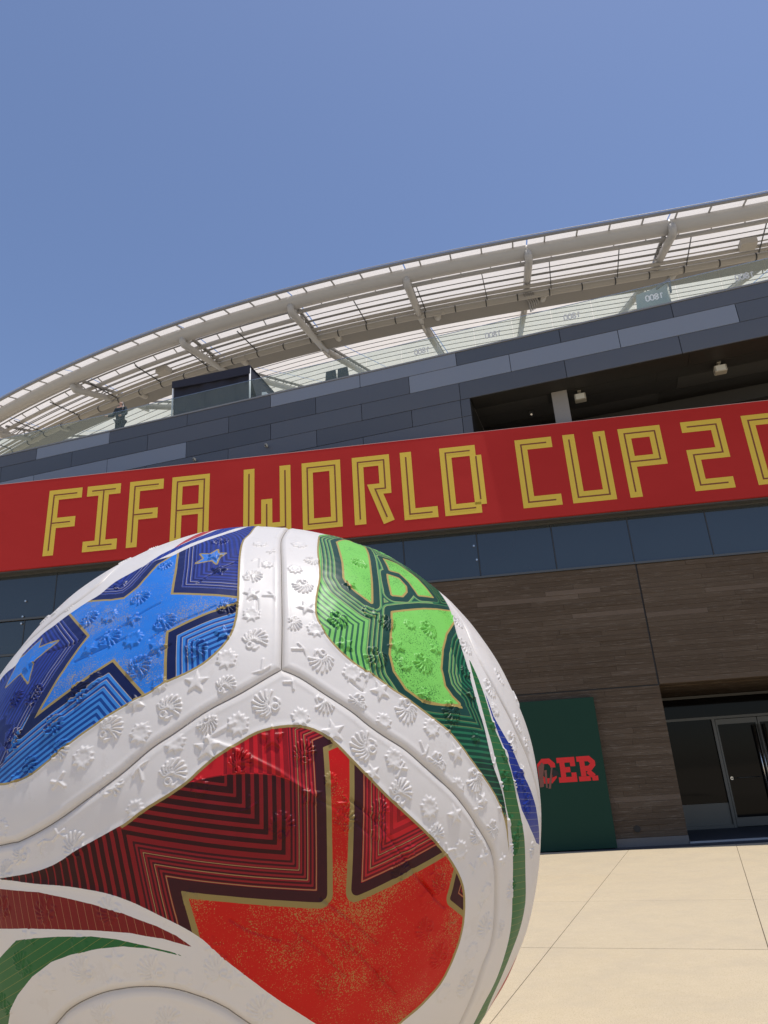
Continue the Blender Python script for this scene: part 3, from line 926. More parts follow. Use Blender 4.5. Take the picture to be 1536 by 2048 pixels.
tube('board_post', [UP.pt(ub(1274, 600)[0], 13.6, -1.28), UP.pt(ub(1274, 600)[0], ub(1274, 600)[1], -1.28)], 0.03, M_girder, db, 8)

# tent
tent = empty('tent', (0, 0, 0))
tag(tent, 'dark navy canvas tent on the terrace behind the glass railing', 'tent')
TO = -1.25
(ul, zl) = UP.uz(349, 765, TO); (ur, zr) = UP.uz(499, 735, TO); (ux, zx) = UP.uz(530, 758, TO - 1.3)
n = 22; rows_ = 8
V, F = [], []
for j in range(rows_ + 1):
    for i in range(n + 1):
        f_ = i / n; g_ = j / rows_
        zt = zl + (zr - zl) * f_
        zz = 13.66 + (zt - 0.06 - 13.66) * g_
        wob = 0.035 * math.sin(i * 1.3 + 2.0 * g_) * (0.4 + 0.6 * g_) + 0.05 * math.sin(3.1 * g_ + i * .45) * g_
        V.append(UP.pt(ul + (ur - ul) * f_, zz, TO - 0.05 + wob))
for j in range(rows_):
    for i in range(n):
        a = j * (n + 1) + i; F.append((a, a + 1, a + n + 2, a + n + 1))
fw = pydata('front_wall', V, F, M_tent, tent, smooth=True)
poly_prism('valance', UP, [(ul - 0.06, zl + .02), (ur + 0.05, zr + 0.06), (ur + 0.05, zr - 0.28), ((ul + ur) / 2, (zl + zr) / 2 - 0.30), (ul - 0.06, zl - 0.26)], TO, TO + 0.06, M_tent, tent)
Vr = [UP.pt(ul - .06, zl + .02, TO + .06), UP.pt(ur + .05, zr + .06, TO + .06), UP.pt(ur + .05, zr + .0, TO - 2.2), UP.pt(ul - .06, zl - .02, TO - 2.2), UP.pt((ul + ur) / 2, (zl + zr) / 2 + .35, TO - 1.1)]
pydata('tent_roof', Vr, [(0, 1, 4), (1, 2, 4), (2, 3, 4), (3, 0, 4)], M_tent, tent)
Vs = [UP.pt(ur + .02, 13.62, TO - 1.4), UP.pt(ur + .02, 13.62, TO - 2.2), UP.pt(ur + .02, zr, TO - 2.2), UP.pt(ur + .02, zr, TO - .05), UP.pt(ur + .02, zr - .35, TO - .05), UP.pt(ur + .02, 14.1, TO - 1.0)]
pydata('side_curtain', Vs, [(0, 1, 2, 3, 4, 5)], M_tent, tent)
pydata('back_curtain', [UP.pt(ul, 13.62, TO - 2.19), UP.pt(ur, 13.62, TO - 2.19), UP.pt(ur, zr, TO - 2.19), UP.pt(ul, zl, TO - 2.19)], [(0, 1, 2, 3)], M_tent, tent)
for u_, z_, o_ in ((ul - .03, zl, TO + .02), (ur + 0.03, zr - .05, TO + .02), (ur + .03, zr - .05, TO - 2.2)):
    tube('tent_pole', [UP.pt(u_, 13.6, o_), UP.pt(u_, z_, o_)], 0.032, M_lattice, tent, 8)
# lattice screen right of the tent
la = empty('lattice_screen', (0, 0, 0))
tag(la, 'white perforated lattice screen beside the right end of the navy tent', 'screen')
(ua, za) = UP.uz(529, 754, -1.6); (ub2, zb2) = UP.uz(562, 778, -2.6)
A0 = UP.pt(ua, 13.6, -1.6); A1 = UP.pt(ua + 0.75, 13.6, -3.2)
dirA = A1 - A0; hh = 1.15
def lp(f_, z_): return A0 + dirA * f_ + np.array([0, 0, z_])
def lbar(p, q, t=0.035): 
    return bar_vf(p, q, t, t)
fix_normals(pydata('screen_post', *bar_vf(lp(0, 0), lp(0, hh), 0.16, 0.16), M_lattice, la))
fix_normals(pydata('screen_post', *bar_vf(lp(1, 0), lp(1, hh), 0.05, 0.05), M_lattice, la))
fix_normals(pydata('screen_rail', *lbar(lp(0, hh), lp(1, hh), .05), M_lattice, la))
for k in range(9):
    for s_ in (1, -1):
        f0 = k / 9
        a_, b2 = (lp(f0, 0.05), lp(min(1, f0 + .38), hh - .05)) if s_ > 0 else (lp(f0, hh - .05), lp(min(1, f0 + .38), .05))
        fix_normals(pydata('lattice_slat', *lbar(a_, b2, .03), M_lattice, la))
# two small dark chairs by the railing
def chair(px, py, label):
    u_, z_ = UP.uz(px, py, -0.85)
    r = empty('terrace_chair', (0, 0, 0))
    tag(r, label, 'chair', 'dark chairs behind the railing')
    s = 0.21
    pbox('seat', UP, u_ - s, u_ + s, 14.04, 14.08, -1.05 - s, -1.05 + s, M_dark, r)
    poly_prism('backrest', UP, [(u_ - s, 14.10), (u_ + s, 14.10), (u_ + s * .8, 14.52), (u_ - s * .8, 14.52)], -0.86, -0.83, M_dark, r)
    for a_ in (-1, 1):
        for b2 in (-1, 1):
            tube('leg', [UP.pt(u_ + a_ * s * .9, 13.6, -1.05 + b2 * s * .9), UP.pt(u_ + a_ * s * .9, 14.04, -1.05 + b2 * s * .9)], 0.016, M_dark, r, 6)
    return r
chair(662, 748, 'left one of two dark chairs behind the railing, right of the tent')
chair(686, 745, 'right one of two dark chairs behind the railing, nearer the raking steel truss')

# person leaning at the railing
def skin_body(name, verts, edges, radii, root, mat, parent=None, sub=2):
    me = bpy.data.meshes.new(name)
    me.from_pydata([tuple(v) for v in verts], edges, [])
    o = bpy.data.objects.new(name, me); COL.objects.link(o)
    md = o.modifiers.new('skin', 'SKIN'); md.use_smooth_shade = True
    for i, r_ in enumerate(radii):
        rr = r_ if isinstance(r_, tuple) else (r_, r_)
        me.skin_vertices[0].data[i].radius = rr
    me.skin_vertices[0].data[root].use_root = True
    sd = o.modifiers.new('sub', 'SUBSURF'); sd.levels = sub; sd.render_levels = sub
    o.data.materials.append(mat)
    if parent: o.parent = parent
    return o
pu, pz = UP.uz(243, 804, -0.85)
def PP(du, z_, do=0.0): return UP.pt(pu + du, 13.6 + z_, -0.85 + do)
person = skin_body('person', [
    PP(0, 0.92), PP(0, 1.12), PP(0.0, 1.30), PP(0.0, 1.42), PP(0, 1.47),                       # pelvis .. neck 0-4
    PP(0.0, 1.56, .02), PP(0.0, 1.63, .01),                                                   # head 5-6
    PP(-0.17, 1.37), PP(-0.27, 1.14, 0.04), PP(-0.40, 1.04, 0.24), PP(-0.46, 1.03, 0.30),            # left arm on rail 7-10
    PP(0.17, 1.37), PP(0.24, 1.12), PP(0.14, 0.98, 0.18), PP(0.08, 0.96, .22),                          # 11-14
    PP(-0.09, 0.88), PP(-0.11, 0.48), PP(-0.12, 0.08), PP(-0.12, 0.03, .16),                   # 15-18
    PP(0.09, 0.88), PP(0.11, 0.48), PP(0.12, 0.08), PP(0.12, 0.03, .16)],
    [(0, 1), (1, 2), (2, 3), (3, 4), (4, 5), (5, 6), (3, 7), (7, 8), (8, 9), (9, 10), (3, 11), (11, 12), (12, 13), (13, 14),
     (0, 15), (15, 16), (16, 17), (17, 18), (0, 19), (19, 20), (20, 21), (21, 22)],
    [(.15, .11), (.13, .10), (.16, .11), (.12, .09), .05, (.078, .09), (.065, .075), .06, .048, .036, .028, .06, .048, .036, .028,
     .085, .06, .042, .035, .085, .06, .042, .035], 0, M_skin)
tag(person, 'woman with long dark hair and dark jacket leaning on the railing left of the tent', 'person')
jk = skin_body('jacket', [PP(0, 0.84), PP(0, 1.12), PP(0, 1.32), PP(0, 1.42), PP(-0.18, 1.37), PP(-0.275, 1.14, 0.04), PP(-0.39, 1.05, 0.22), PP(0.18, 1.37), PP(0.25, 1.12), PP(0.15, 0.98, 0.17)],
               [(0, 1), (1, 2), (2, 3), (3, 4), (4, 5), (5, 6), (3, 7), (7, 8), (8, 9)],
               [(.20, .14), (.165, .13), (.19, .13), (.13, .10), .075, .062, .048, .075, .062, .048], 0, M_cloth, person)
tr_ = skin_body('trousers', [PP(0, 0.90), PP(-0.09, 0.84), PP(-0.11, 0.48), PP(-0.12, 0.07), PP(0.09, 0.84), PP(0.11, 0.48), PP(0.12, 0.07)],
                [(0, 1), (1, 2), (2, 3), (0, 4), (4, 5), (5, 6)], [(.17, .12), .10, .075, .06, .10, .075, .06], 0, M_trouser, person)
hr = skin_body('hair', [PP(0, 1.70, -.02), PP(0, 1.62, -.05), PP(-0.05, 1.48, -.05), PP(-0.12, 1.32, .06), PP(-0.13, 1.20, .09), PP(0.06, 1.48, -.05), PP(0.12, 1.32, .06), PP(0.13, 1.18, .09)],
               [(0, 1), (1, 2), (2, 3), (3, 4), (1, 5), (5, 6), (6, 7)], [(.06, .07), (.10, .085), (.085, .07), .06, .04, (.085, .07), .06, .04], 1, M_hair, person)

# ------------------------------------------------------------------ the giant ball
BC = np.array([-0.8353, 4.5819, 1.6222]); BR = 1.6222
AX = (CAM - BC) / np.linalg.norm(CAM - BC)
E1 = np.cross([0, 0, 1.0], AX); E1 /= np.linalg.norm(E1)
E2 = np.cross(AX, E1)
NG = BALL_N = 1080
TH = math.radians(81)

def hit(x, y):
    """direction from the ball's centre to the point of its skin seen along a sight line"""
    d = ray(x, y); oc = CAM - BC
    b = oc @ d; q = b * b - (oc @ oc - BR * BR)
    P = CAM + d * (-b - math.sqrt(q)) if q > 0 else CAM + d * (-b)
    v = P - BC; return v / np.linalg.norm(v)
def lam(v):
    """equal-area coordinates on the skin, in metres, about the axis AX"""
    v = np.atleast_2d(v)
    ct = np.clip(v @ AX, -1, 1); th = np.arccos(ct)
    r_ = 2 * BR * np.sin(th / 2)
    a, b = v @ E1, v @ E2; h_ = np.hypot(a, b) + 1e-12
    return np.stack([a / h_ * r_, b / h_ * r_], 1)
def pq(pts): return np.array([lam(hit(*p))[0] for p in pts])
def smooth(P, closed=False, k=4):
    P = np.array(P, float); n = len(P); out = []
    for i in range(n if closed else n - 1):
        p0, p1, p2, p3 = (P[(i - 1) % n], P[i], P[(i + 1) % n], P[(i + 2) % n]) if closed else (P[max(i - 1, 0)], P[i], P[i + 1], P[min(i + 2, n - 1)])
        for j in range(k):
            t = j / k
            out.append(0.5 * ((2 * p1) + (-p0 + p2) * t + (2 * p0 - 5 * p1 + 4 * p2 - p3) * t * t + (-p0 + 3 * p1 - 3 * p2 + p3) * t ** 3))
    if not closed: out.append(P[-1])
    return np.array(out)
def sdist(Q, P, closed=False):
    """distance from points Q to polyline P"""
    d2 = np.full(len(Q), 1e9, np.float32)
    n = len(P)
    for i in range(n if closed else n - 1):
        a, b = P[i], P[(i + 1) % n]; e = b - a; L2 = e @ e
        if L2 < 1e-12: continue
        w0 = Q - a
        t = np.clip((w0 @ e) / L2, 0, 1)
        dx = w0[:, 0] - t * e[0]; dy = w0[:, 1] - t * e[1]
        np.minimum(d2, dx * dx + dy * dy, out=d2)
    return np.sqrt(d2)
def inside(Q, P):
    c = np.zeros(len(Q), bool); n = len(P)
    for i in range(n):
        x1, y1 = P[i]; x2, y2 = P[(i + 1) % n]
        if y1 == y2: continue
        m_ = ((Q[:, 1] < y1) != (Q[:, 1] < y2)) & (Q[:, 0] < (x2 - x1) * (Q[:, 1] - y1) / (y2 - y1) + x1)
        c ^= m_
    return c

# grid on the side towards the plaza
lin = np.linspace(-1, 1, NG + 1)
A, Bq = np.meshgrid(lin, lin, indexing='xy')
A = A.ravel(); Bq = Bq.ravel()
r_ = np.where(np.abs(A) > np.abs(Bq), A, Bq)
with np.errstate(divide='ignore', invalid='ignore'):
    ph = np.where(np.abs(A) > np.abs(Bq), (math.pi / 4) * (Bq / np.where(A == 0, 1, A)), math.pi / 2 - (math.pi / 4) * (A / np.where(Bq == 0, 1, Bq)))
rl = 2 * BR * math.sin(TH / 2)
QX = (r_ * np.cos(ph) * rl); QY = (r_ * np.sin(ph) * rl)
Q = np.stack([QX, QY], 1).astype(np.float32)
rad = np.hypot(QX, QY); th = 2 * np.arcsin(np.clip(rad / (2 * BR), 0, 1))
dirx, diry = QX / (rad + 1e-12), QY / (rad + 1e-12)
N = (np.sin(th) * dirx)[:, None] * E1 + (np.sin(th) * diry)[:, None] * E2 + np.cos(th)[:, None] * AX
NV = len(N)

cA = lambda x, y: (x / 5.12, 1200 + y / 5.12)          # enlargements of the photograph read off by eye
cB = lambda x, y: (200 + x / 3.84, 1040 + y / 3.84)
cC = lambda x, y: (600 + x / 3.84, 1050 + y / 3.84)
cD = lambda x, y: (800 + x / 5.12, 1300 + y / 5.12)
cE = lambda x, y: (250 + x / 3.4133, 1420 + y / 3.4133)
cF = lambda x, y: (620 + x / 3.84, 1470 + y / 3.84)
cG = lambda x, y: (x / 3.84, 1640 + y / 3.84)
cH = lambda x, y: (700 + x / 3.84, 1650 + y / 3.84)
cI = lambda x, y: (x / 7.68, 1110 + y / 7.68)
def ext(P, d0=0.0, d1=0.0):
    P = [np.array(p) for p in P]
    if d0: e = P[0] - P[1]; P.insert(0, P[0] + e / np.linalg.norm(e) * d0)
    if d1: e = P[-1] - P[-2]; P.append(P[-1] + e / np.linalg.norm(e) * d1)
    return np.array(P)

# seams -------------------------------------------------------
seamA = smooth(ext(pq([(563, 1338), (564.5, 1250), (564, 1196), (563, 1130), (562, 1092), (564, 1072), (574, 1057)]), 0, 0.5))
seamB = smooth(ext(pq([(563, 1338), (540, 1351), (485, 1384), (414, 1420), (347, 1464), (300, 1495), (234, 1551), (156, 1609), (98, 1650), (39, 1682), (0, 1691)]), 0, 0.7))
seamC = smooth(ext(pq([(563, 1338), (600, 1353), (652, 1386), (704, 1421), (738, 1448), (774, 1472), (815, 1498), (854, 1532), (886, 1561), (912, 1587), (940, 1624), (958, 1652), (977, 1685), (987, 1710), (994, 1756), (995, 1821), (985, 1887), (968, 1931), (950, 1983), (921, 2048)]), 0, 0.9))
seamD = smooth(ext(pq([(112, 2048), (130, 2028), (156, 2010), (195, 1993), (234, 1984), (281, 1980), (339, 1985), (400, 2001), (450, 2022), (492, 2047)]), 0.5, 0.6))
seamE = smooth(ext(pq([(317, 1087), (286, 1102), (252, 1124), (226, 1144), (200, 1168), (169, 1192), (143, 1211), (111, 1235), (83, 1257), (52, 1286)]), 0.3, 0.3))
seamF = smooth(ext(pq([(915, 1228), (930, 1250), (945, 1283), (966, 1333), (995, 1388), (1021, 1437), (1034, 1466), (1054, 1509), (1062, 1534)]), 0.3, 0.3))
seams = [seamA, seamB, seamC, seamD, seamE, seamF]
dseam = np.full(NV, 9.0, np.float32)
for s_ in seams:
    lo, hi = s_.min(0) - .3, s_.max(0) + .3
    ix = np.where((Q[:, 0] > lo[0]) & (Q[:, 0] < hi[0]) & (Q[:, 1] > lo[1]) & (Q[:, 1] < hi[1]))[0]
    dseam[ix] = np.minimum(dseam[ix], sdist(Q[ix], s_))

# printed fields ----------------------------------------------
blueP = pq([(516, 1052), (502, 1066), (489, 1082), (482.5, 1108), (480, 1144), (479, 1186), (477, 1217), (473, 1243), (463, 1272), (442, 1300), (408, 1329), (369, 1350), (330, 1367), (300, 1386), (252, 1412), (210, 1438), (191, 1452), (156, 1477), (121, 1505), (94, 1528), (66, 1550), (39, 1563), (16, 1569.5), (0, 1571), (-14, 1568), (-25, 1550), (-30, 1500), (-20, 1440), (-10, 1400),
             (0, 1366), (13, 1348), (33, 1330), (46, 1309), (73, 1281), (90, 1265), (111, 1251), (143, 1227), (176, 1204), (200, 1190), (231, 1165), (270, 1142), (309, 1123), (346, 1112), (361, 1105), (403, 1088), (447, 1071), (481, 1060)])
greenP = pq([(640, 1071), (636, 1076), (634, 1095), (634.5, 1115), (637.5, 1142), (637, 1160), (632, 1186), (629, 1217), (632, 1236), (642, 1258), (660, 1284), (686, 1310), (712, 1331), (746, 1352), (782, 1378), (808, 1394), (834, 1413), (864, 1437), (894, 1462), (921, 1493), (941, 1521), (962, 1550), (984, 1583), (999, 1616), (1009, 1650), (1014, 1680), (1018, 1706),
              (1015, 1670), (1011, 1630), (1005, 1593), (996, 1560), (987, 1534), (978, 1499), (968, 1456), (956, 1419), (944.5, 1378), (935, 1339), (923, 1300), (912.5, 1266), (905, 1237), (894, 1211), (881, 1191), (860, 1166), (834, 1145), (806, 1125), (777, 1107), (746, 1092), (715, 1082), (678, 1072), (652, 1069)])
redP = pq([(0, 1757), (20, 1753), (62, 1745.5), (109, 1729), (156, 1699), (200, 1674), (234, 1655), (250, 1646), (294, 1614), (338, 1587), (373, 1563), (396.5, 1541), (432, 1511), (473, 1486), (514, 1463), (558, 1452), (602, 1451), (640, 1463), (672, 1486), (700, 1514), (729, 1543), (776, 1590), (818, 1629), (854, 1663), (880, 1691), (901, 1717), (919.5, 1749), (929, 1782), (931, 1821), (926.6, 1868), (908, 1920), (882, 1970), (846, 2009), (809, 2038), (790, 2052), (740, 2075), (700, 2085), (660, 2064), (634, 2047),
            (600, 2025), (560, 1999.5), (508, 1963), (449, 1920), (406, 1881), (370, 1857), (332, 1837), (273, 1808), (211, 1787), (137, 1773), (74, 1767), (30, 1761)])
swr = pq([(-30, 1776), (0, 1777), (78, 1784), (130, 1796), (182, 1809), (247, 1828), (312.5, 1852), (351, 1872), (385, 1897), (325, 1878), (260, 1866), (182, 1861), (107, 1858), (52, 1856), (0, 1857), (-30, 1859)])
swg = pq([(-25, 1950), (0, 1915), (34, 1880), (60, 1876), (114.6, 1873), (182, 1873), (234, 1879), (286, 1890), (338.5, 1904), (372, 1917), (299, 1897), (247, 1893), (195, 1898), (143, 1909), (104, 1923), (65, 1953), (34, 1991), (20, 2018), (13, 2048), (8, 2090), (-10, 2060), (-25, 2000)])
swg2 = pq([(938, 1319), (952, 1347), (966, 1384), (978, 1421), (989, 1454), (1001, 1482), (1013, 1517), (1023, 1548), (1032, 1589), (1040, 1625), (1048, 1671), (1052, 1740), (1050, 1806), (1041, 1853), (1023, 1905), (999.5, 1962.5), (976, 2014.6), (963, 2048), (940, 2090), (920, 2090), (947, 2048), (968, 2007), (991.7, 1957), (1012.5, 1900), (1023, 1848), (1027.6, 1780), (1026, 1700), (1021, 1657), (1011, 1612.5), (1003, 1564), (993, 1525), (984, 1485.5), (972, 1446), (958, 1398), (947, 1357)])
swb = pq([(969, 1385), (987.5, 1433), (1007, 1468), (1025, 1501), (1040, 1534), (1060, 1577), (1071, 1612), (1078, 1661), (1079, 1690), (1073, 1686), (1060, 1657), (1044, 1620), (1034, 1581), (1024.6, 1550), (1013, 1507), (999, 1472), (985, 1434), (976, 1409)])
swtb = pq([cB(332, 356), cB(390, 318), cB(470, 268), cB(560, 224), cB(680, 170), cB(760, 130), cB(870, 88), cB(940, 68), cB(1060, 50), cB(1150, 46), cB(1110, 56), cB(940, 98), cB(780, 156), cB(600, 230), cB(450, 302)])
swtr = pq([cB(566, 222), cB(620, 180), cB(700, 128), cB(790, 86), cB(870, 70), cB(935, 60), cB(935, 67), cB(868, 84), cB(760, 126), cB(680, 166)])
swrr = pq([(1035, 1905), (1027, 1926), (1012, 1963), (999.5, 1989), (975, 2036), (962, 2060), (955, 2075), (962, 2047), (985, 2005), (1006, 1966)])
def sgn(P, sm=True, close=True, rngm=0.10):
    PP_ = smooth(P, True, 3) if sm else P
    out = np.full(NV, -9.0, np.float32)
    lo, hi = PP_.min(0) - rngm, PP_.max(0) + rngm
    ix = np.where((Q[:, 0] > lo[0]) & (Q[:, 0] < hi[0]) & (Q[:, 1] > lo[1]) & (Q[:, 1] < hi[1]))[0]
    d = sdist(Q[ix], PP_, True); i_ = inside(Q[ix], PP_)
    out[ix] = np.where(i_, d, -d)
    return out
fields = [('blue', sgn(blueP)), ('green', sgn(greenP)), ('red', sgn(redP)), ('swr', sgn(swr, False)), ('swg', sgn(swg, False)), ('swg2', sgn(swg2)), ('swb', sgn(swb, False)), ('swtb', sgn(swtb, False)), ('swtr', sgn(swtr, False)), ('swrr', sgn(swrr, False))]
FD = np.stack([f[1] for f in fields], 0)
who = FD.argmax(0); pd = FD.max(0)
sd = np.zeros(NV, np.float32); tone = np.zeros(NV, np.float32)
def gc(p, q_):
    """signed distance to the great circle through two points, positive to the left of p->q as seen"""
    n_ = np.cross(hit(*p), hit(*q_)); n_ /= np.linalg.norm(n_)
    return BR * (N @ n_).astype(np.float32)

# blue: one big star, gold edged
star = pq([(355, 1104), (349, 1140), (341, 1188), (380, 1189), (430, 1192), (478, 1198), (500, 1202), (478, 1206), (421, 1222), (369, 1244), (331.5, 1262), (328, 1320), (327, 1368), (318, 1400), (291, 1389), (228, 1318), (155, 1368), (82, 1423), (113, 1370), (141, 1325), (179, 1270), (143, 1229), (130, 1215), (181, 1204), (220, 1201), (247, 1196), (275, 1173), (294, 1152), (317, 1128), (346, 1112)])
star2 = pq([(83, 1278), (78, 1296), (117, 1283), (70, 1321), (57, 1366), (43, 1346), (12, 1374), (33, 1330), (36, 1322)])
star3 = pq([(16, 1429), (13, 1449), (31, 1448), (13, 1466), (9, 1497), (0, 1484), (-12, 1470), (-4, 1450)])
star4 = pq([cB(905, 235), cB(908, 262), cB(965, 262), cB(915, 292), cB(893, 338), cB(862, 312), cB(740, 334), cB(800, 300), cB(775, 268), cB(850, 270)])
star5 = pq([cB(900, 365), cB(925, 385), cB(1000, 375), cB(950, 400), cB(960, 412), cB(900, 405), cB(865, 425), cB(875, 400), cB(840, 385), cB(893, 388)])
ib = np.where(FD[0] > -0.05)[0]
Qb = Q[ib]
d1 = sdist(Qb, star, True); t1 = np.where(inside(Qb, star), -d1, d1)
d2 = sdist(Qb, star2, True); t2 = np.where(inside(Qb, star2), -d2, d2)
d3 = sdist(Qb, star3, True); t3 = np.where(inside(Qb, star3), -d3, d3)
d4 = sdist(Qb, star4, True); t4 = np.where(inside(Qb, star4), -d4, d4)
d5 = sdist(Qb, star5, True); t5 = np.where(inside(Qb, star5), -d5, d5)
# small stars only cut a thin gold line, so their outside stays on the big star's stripes
tb = t1.copy()
sel3 = t3 < 0
for tt in (t2, t4):
    m_ = tt < 0.010
    tb[m_] = np.minimum(tb[m_], np.where(tt[m_] < 0, tt[m_] - 0.001, 0.004))
m_ = t5 < 0
tb[m_] = 0.030
tb[sel3] = 0.061
sd[ib] = tb
inBL = inside(Qb, pq([(60, 1430), (82, 1423), (155, 1368), (228, 1310), (310, 1380), (330, 1420), (0, 1640), (-40, 1600), (-5, 1550), (30, 1480)]))
inBR = inside(Qb, pq([(320, 1262), (331, 1255), (480, 1200), (500, 1210), (500, 1350), (330, 1390), (322, 1368)]))
tone[ib] = np.where(inBL | inBR, 1.0, 0.0)
# the bright lower left chunk fades into the navy one along the join
qj = lam(hit(60, 1470))[0]

tip = lam(hit(82, 1423))[0]
atip = np.abs(np.hypot(Qb[:, 0] - tip[0], Qb[:, 1] - tip[1]) - d1) < 1e-4
def line_d(a, b):
    a, b = lam(hit(*a))[0], lam(hit(*b))[0]; e = (b - a) / np.linalg.norm(b - a)
    return np.abs((Qb[:, 0] - a[0]) * e[1] - (Qb[:, 1] - a[1]) * e[0])
mit = np.maximum(line_d((82, 1423), (155, 1368)), line_d((82, 1423), (113, 1370)))
atip &= (t2 > 0.01) & (t3 > 0.01)
sd[ib[atip]] = np.maximum(mit[atip], 0.001)
def ss0(x): x = np.clip(x, 0, 1); return x * x * (3 - 2 * x)
# green: lime shapes with gold edges
gs_ = [pq([(675, 1086), (700, 1079), (728, 1094), (736, 1116), (741.5, 1154), (742.5, 1204), (717, 1185), (698, 1170), (689, 1156), (687, 1128), (681, 1102)]),
       pq([(768, 1120), (795, 1127), (821, 1148), (847, 1174), (864, 1194), (837, 1190), (819, 1165), (798, 1146), (780, 1141)]),
       pq([(777, 1149), (798, 1157), (811, 1171), (812, 1182), (804, 1191), (785, 1189), (780, 1165)]),
       pq([(786, 1225), (821, 1221), (847, 1219), (875, 1220), (903, 1224.5), (925, 1228), (907, 1242), (892, 1266), (884, 1297), (881, 1336), (889, 1372), (904, 1394), (918, 1408), (886, 1408), (847, 1399), (813.5, 1375.5), (790, 1342), (782, 1310), (784, 1271)])]
ig = np.where(FD[1] > -0.05)[0]; Qg = Q[ig]
tg = np.full(len(ig), 9.0, np.float32)
for P in gs_:
    d = sdist(Qg, P, True); tg = np.minimum(tg, np.where(inside(Qg, P), -d, d))
gdn = gc((830, 1402), (918, 1411)); refp = hit(880, 1480)
nn_ = np.cross(hit(830, 1402), hit(918, 1411)); gdn = (gdn if refp @ nn_ > 0 else -gdn)[ig]
nn_ = np.cross(hit(881, 1336), hit(918, 1408)); g2_ = gc((881, 1336), (918, 1408)); g2_ = (g2_ if hit(960, 1400) @ nn_ > 0 else -g2_)[ig]
xa_, xb_ = lam(hit(835, 1420))[0][0], lam(hit(880, 1420))[0][0]
wg_ = ss0((Qg[:, 0] - xa_) / (xb_ - xa_)) * (gdn > 0)
tg = np.where(tg > 0, (1 - wg_) * tg + wg_ * np.maximum(np.maximum(gdn, g2_), 0.001), tg)
sd[ig] = tg
dk = gc((780, 1430), (1000, 1400))[ig]
up_lit = (BR * (N[ig] @ c_up)).astype(np.float32)
tone[ig] = np.clip((Qg[:, 1] - lam(hit(860, 1440))[0][1]) / 0.20, 0, 1) * np.clip(1 - (Qg[:, 0] - lam(hit(900, 1330))[0][0]) / 0.10, 0.0, 1)

# red: bright star below, striped fields above
ir = np.where(FD[2] > -0.05)[0]
def side(p, q_, ref):
    s_ = gc(p, q_)
    hr_ = hit(*ref); n_ = np.cross(hit(*p), hit(*q_)); n_ /= np.linalg.norm(n_)
    return (s_ if hr_ @ n_ > 0 else -s_)[ir]
s1 = side((377.5, 1796.5), (399, 1874), (300, 1800))
s2 = side((377.5, 1796.5), (640, 1816), (500, 1700))
s3 = side((665, 1780), (656, 1502), (500, 1600))
s3b = side((655, 1503), (676, 1494), (640, 1470))
s4 = side((698, 1525), (691, 1777), (800, 1700))
s5 = side((716, 1801), (893, 1712), (780, 1650))
s6 = side((891, 1806), (908, 1741), (925, 1790))
s7 = side((891, 1806), (930, 1837), (925, 1790))
def rmin(a, b, r0=0.055):
    mn = np.minimum(a, b)
    rr = r0 - np.hypot(np.maximum(r0 - a, 0), np.maximum(r0 - b, 0))
    return np.where((a < r0) & (b < r0), np.minimum(mn, rr + 0.0), mn)
left = rmin(np.maximum(s1, s2), np.maximum(s3, s3b)); left = np.where(s4 > 0.0, np.minimum(left, -s4), left)
right_ = rmin(s4, s5); small = rmin(s6, s7, 0.03)
sd[ir] = np.maximum(np.maximum(left, right_), small)
brt = pq([(200, 1640), (300, 1611), (338, 1587), (373, 1567), (400, 1559), (430, 1553.5), (460, 1549), (490, 1547.5), (520, 1548), (548, 1551), (575, 1559), (600, 1572), (625, 1590), (650, 1607), (672, 1616), (700, 1600), (720, 1400), (200, 1400)])
zone = inside(Q[ir], brt) | (right_ > -0.01)
zd = sdist(Q[ir], brt[:15])
tone[ir] = np.where(right_ > -0.01, 0.6, np.where(zone, np.clip(0.5 + zd / 0.008, 0, 1), np.clip(0.5 - zd / 0.008, 0, 1)))
# swooshes: thin lines across
for kname in ('swr',):
    ii = np.where(who == 3)[0]; a_ = gc((520, 1780), (555, 1900)); b_2 = gc((100, 1840), (20, 1900))
    sd[ii] = np.where(True, gc((377.5, 1796.5), (399, 1874))[ii], 0)
    k1 = gc((137, 1840), (60, 1900))
    ref = 0.0
    sd[ii] = np.abs(gc((377.5, 1796.5), (399, 1874)))[ii]
    kink = gc((60, 1790), (170, 1862))[ii]
    sd[ii] += np.where(np.abs(kink) >= 0, 0, 0)
ii = np.where(who == 4)[0]; sd[ii] = 3 + gc((0, 1990), (182, 1874))[ii]
ii = np.where((who == 5) | (who == 6))[0]; sd[ii] = 3 + BR * (N[ii, 2] + 0.12 * N[ii, 0])
ii = np.where((who == 7))[0]; sd[ii] = 3 + BR * N[ii, 0]

rim = np.zeros(NV, np.float32)
for P, a_, b_2 in ((blueP, 0, 24), (greenP, 1, 27), (redP, 7, 34)):
    L_ = smooth(P, True, 3)[a_ * 3:b_2 * 3]
    lo, hi = L_.min(0) - .05, L_.max(0) + .05
    ix = np.where((Q[:, 0] > lo[0]) & (Q[:, 0] < hi[0]) & (Q[:, 1] > lo[1]) & (Q[:, 1] < hi[1]))[0]
    rim[ix] = np.maximum(rim[ix], (sdist(Q[ix], L_) < 0.022))
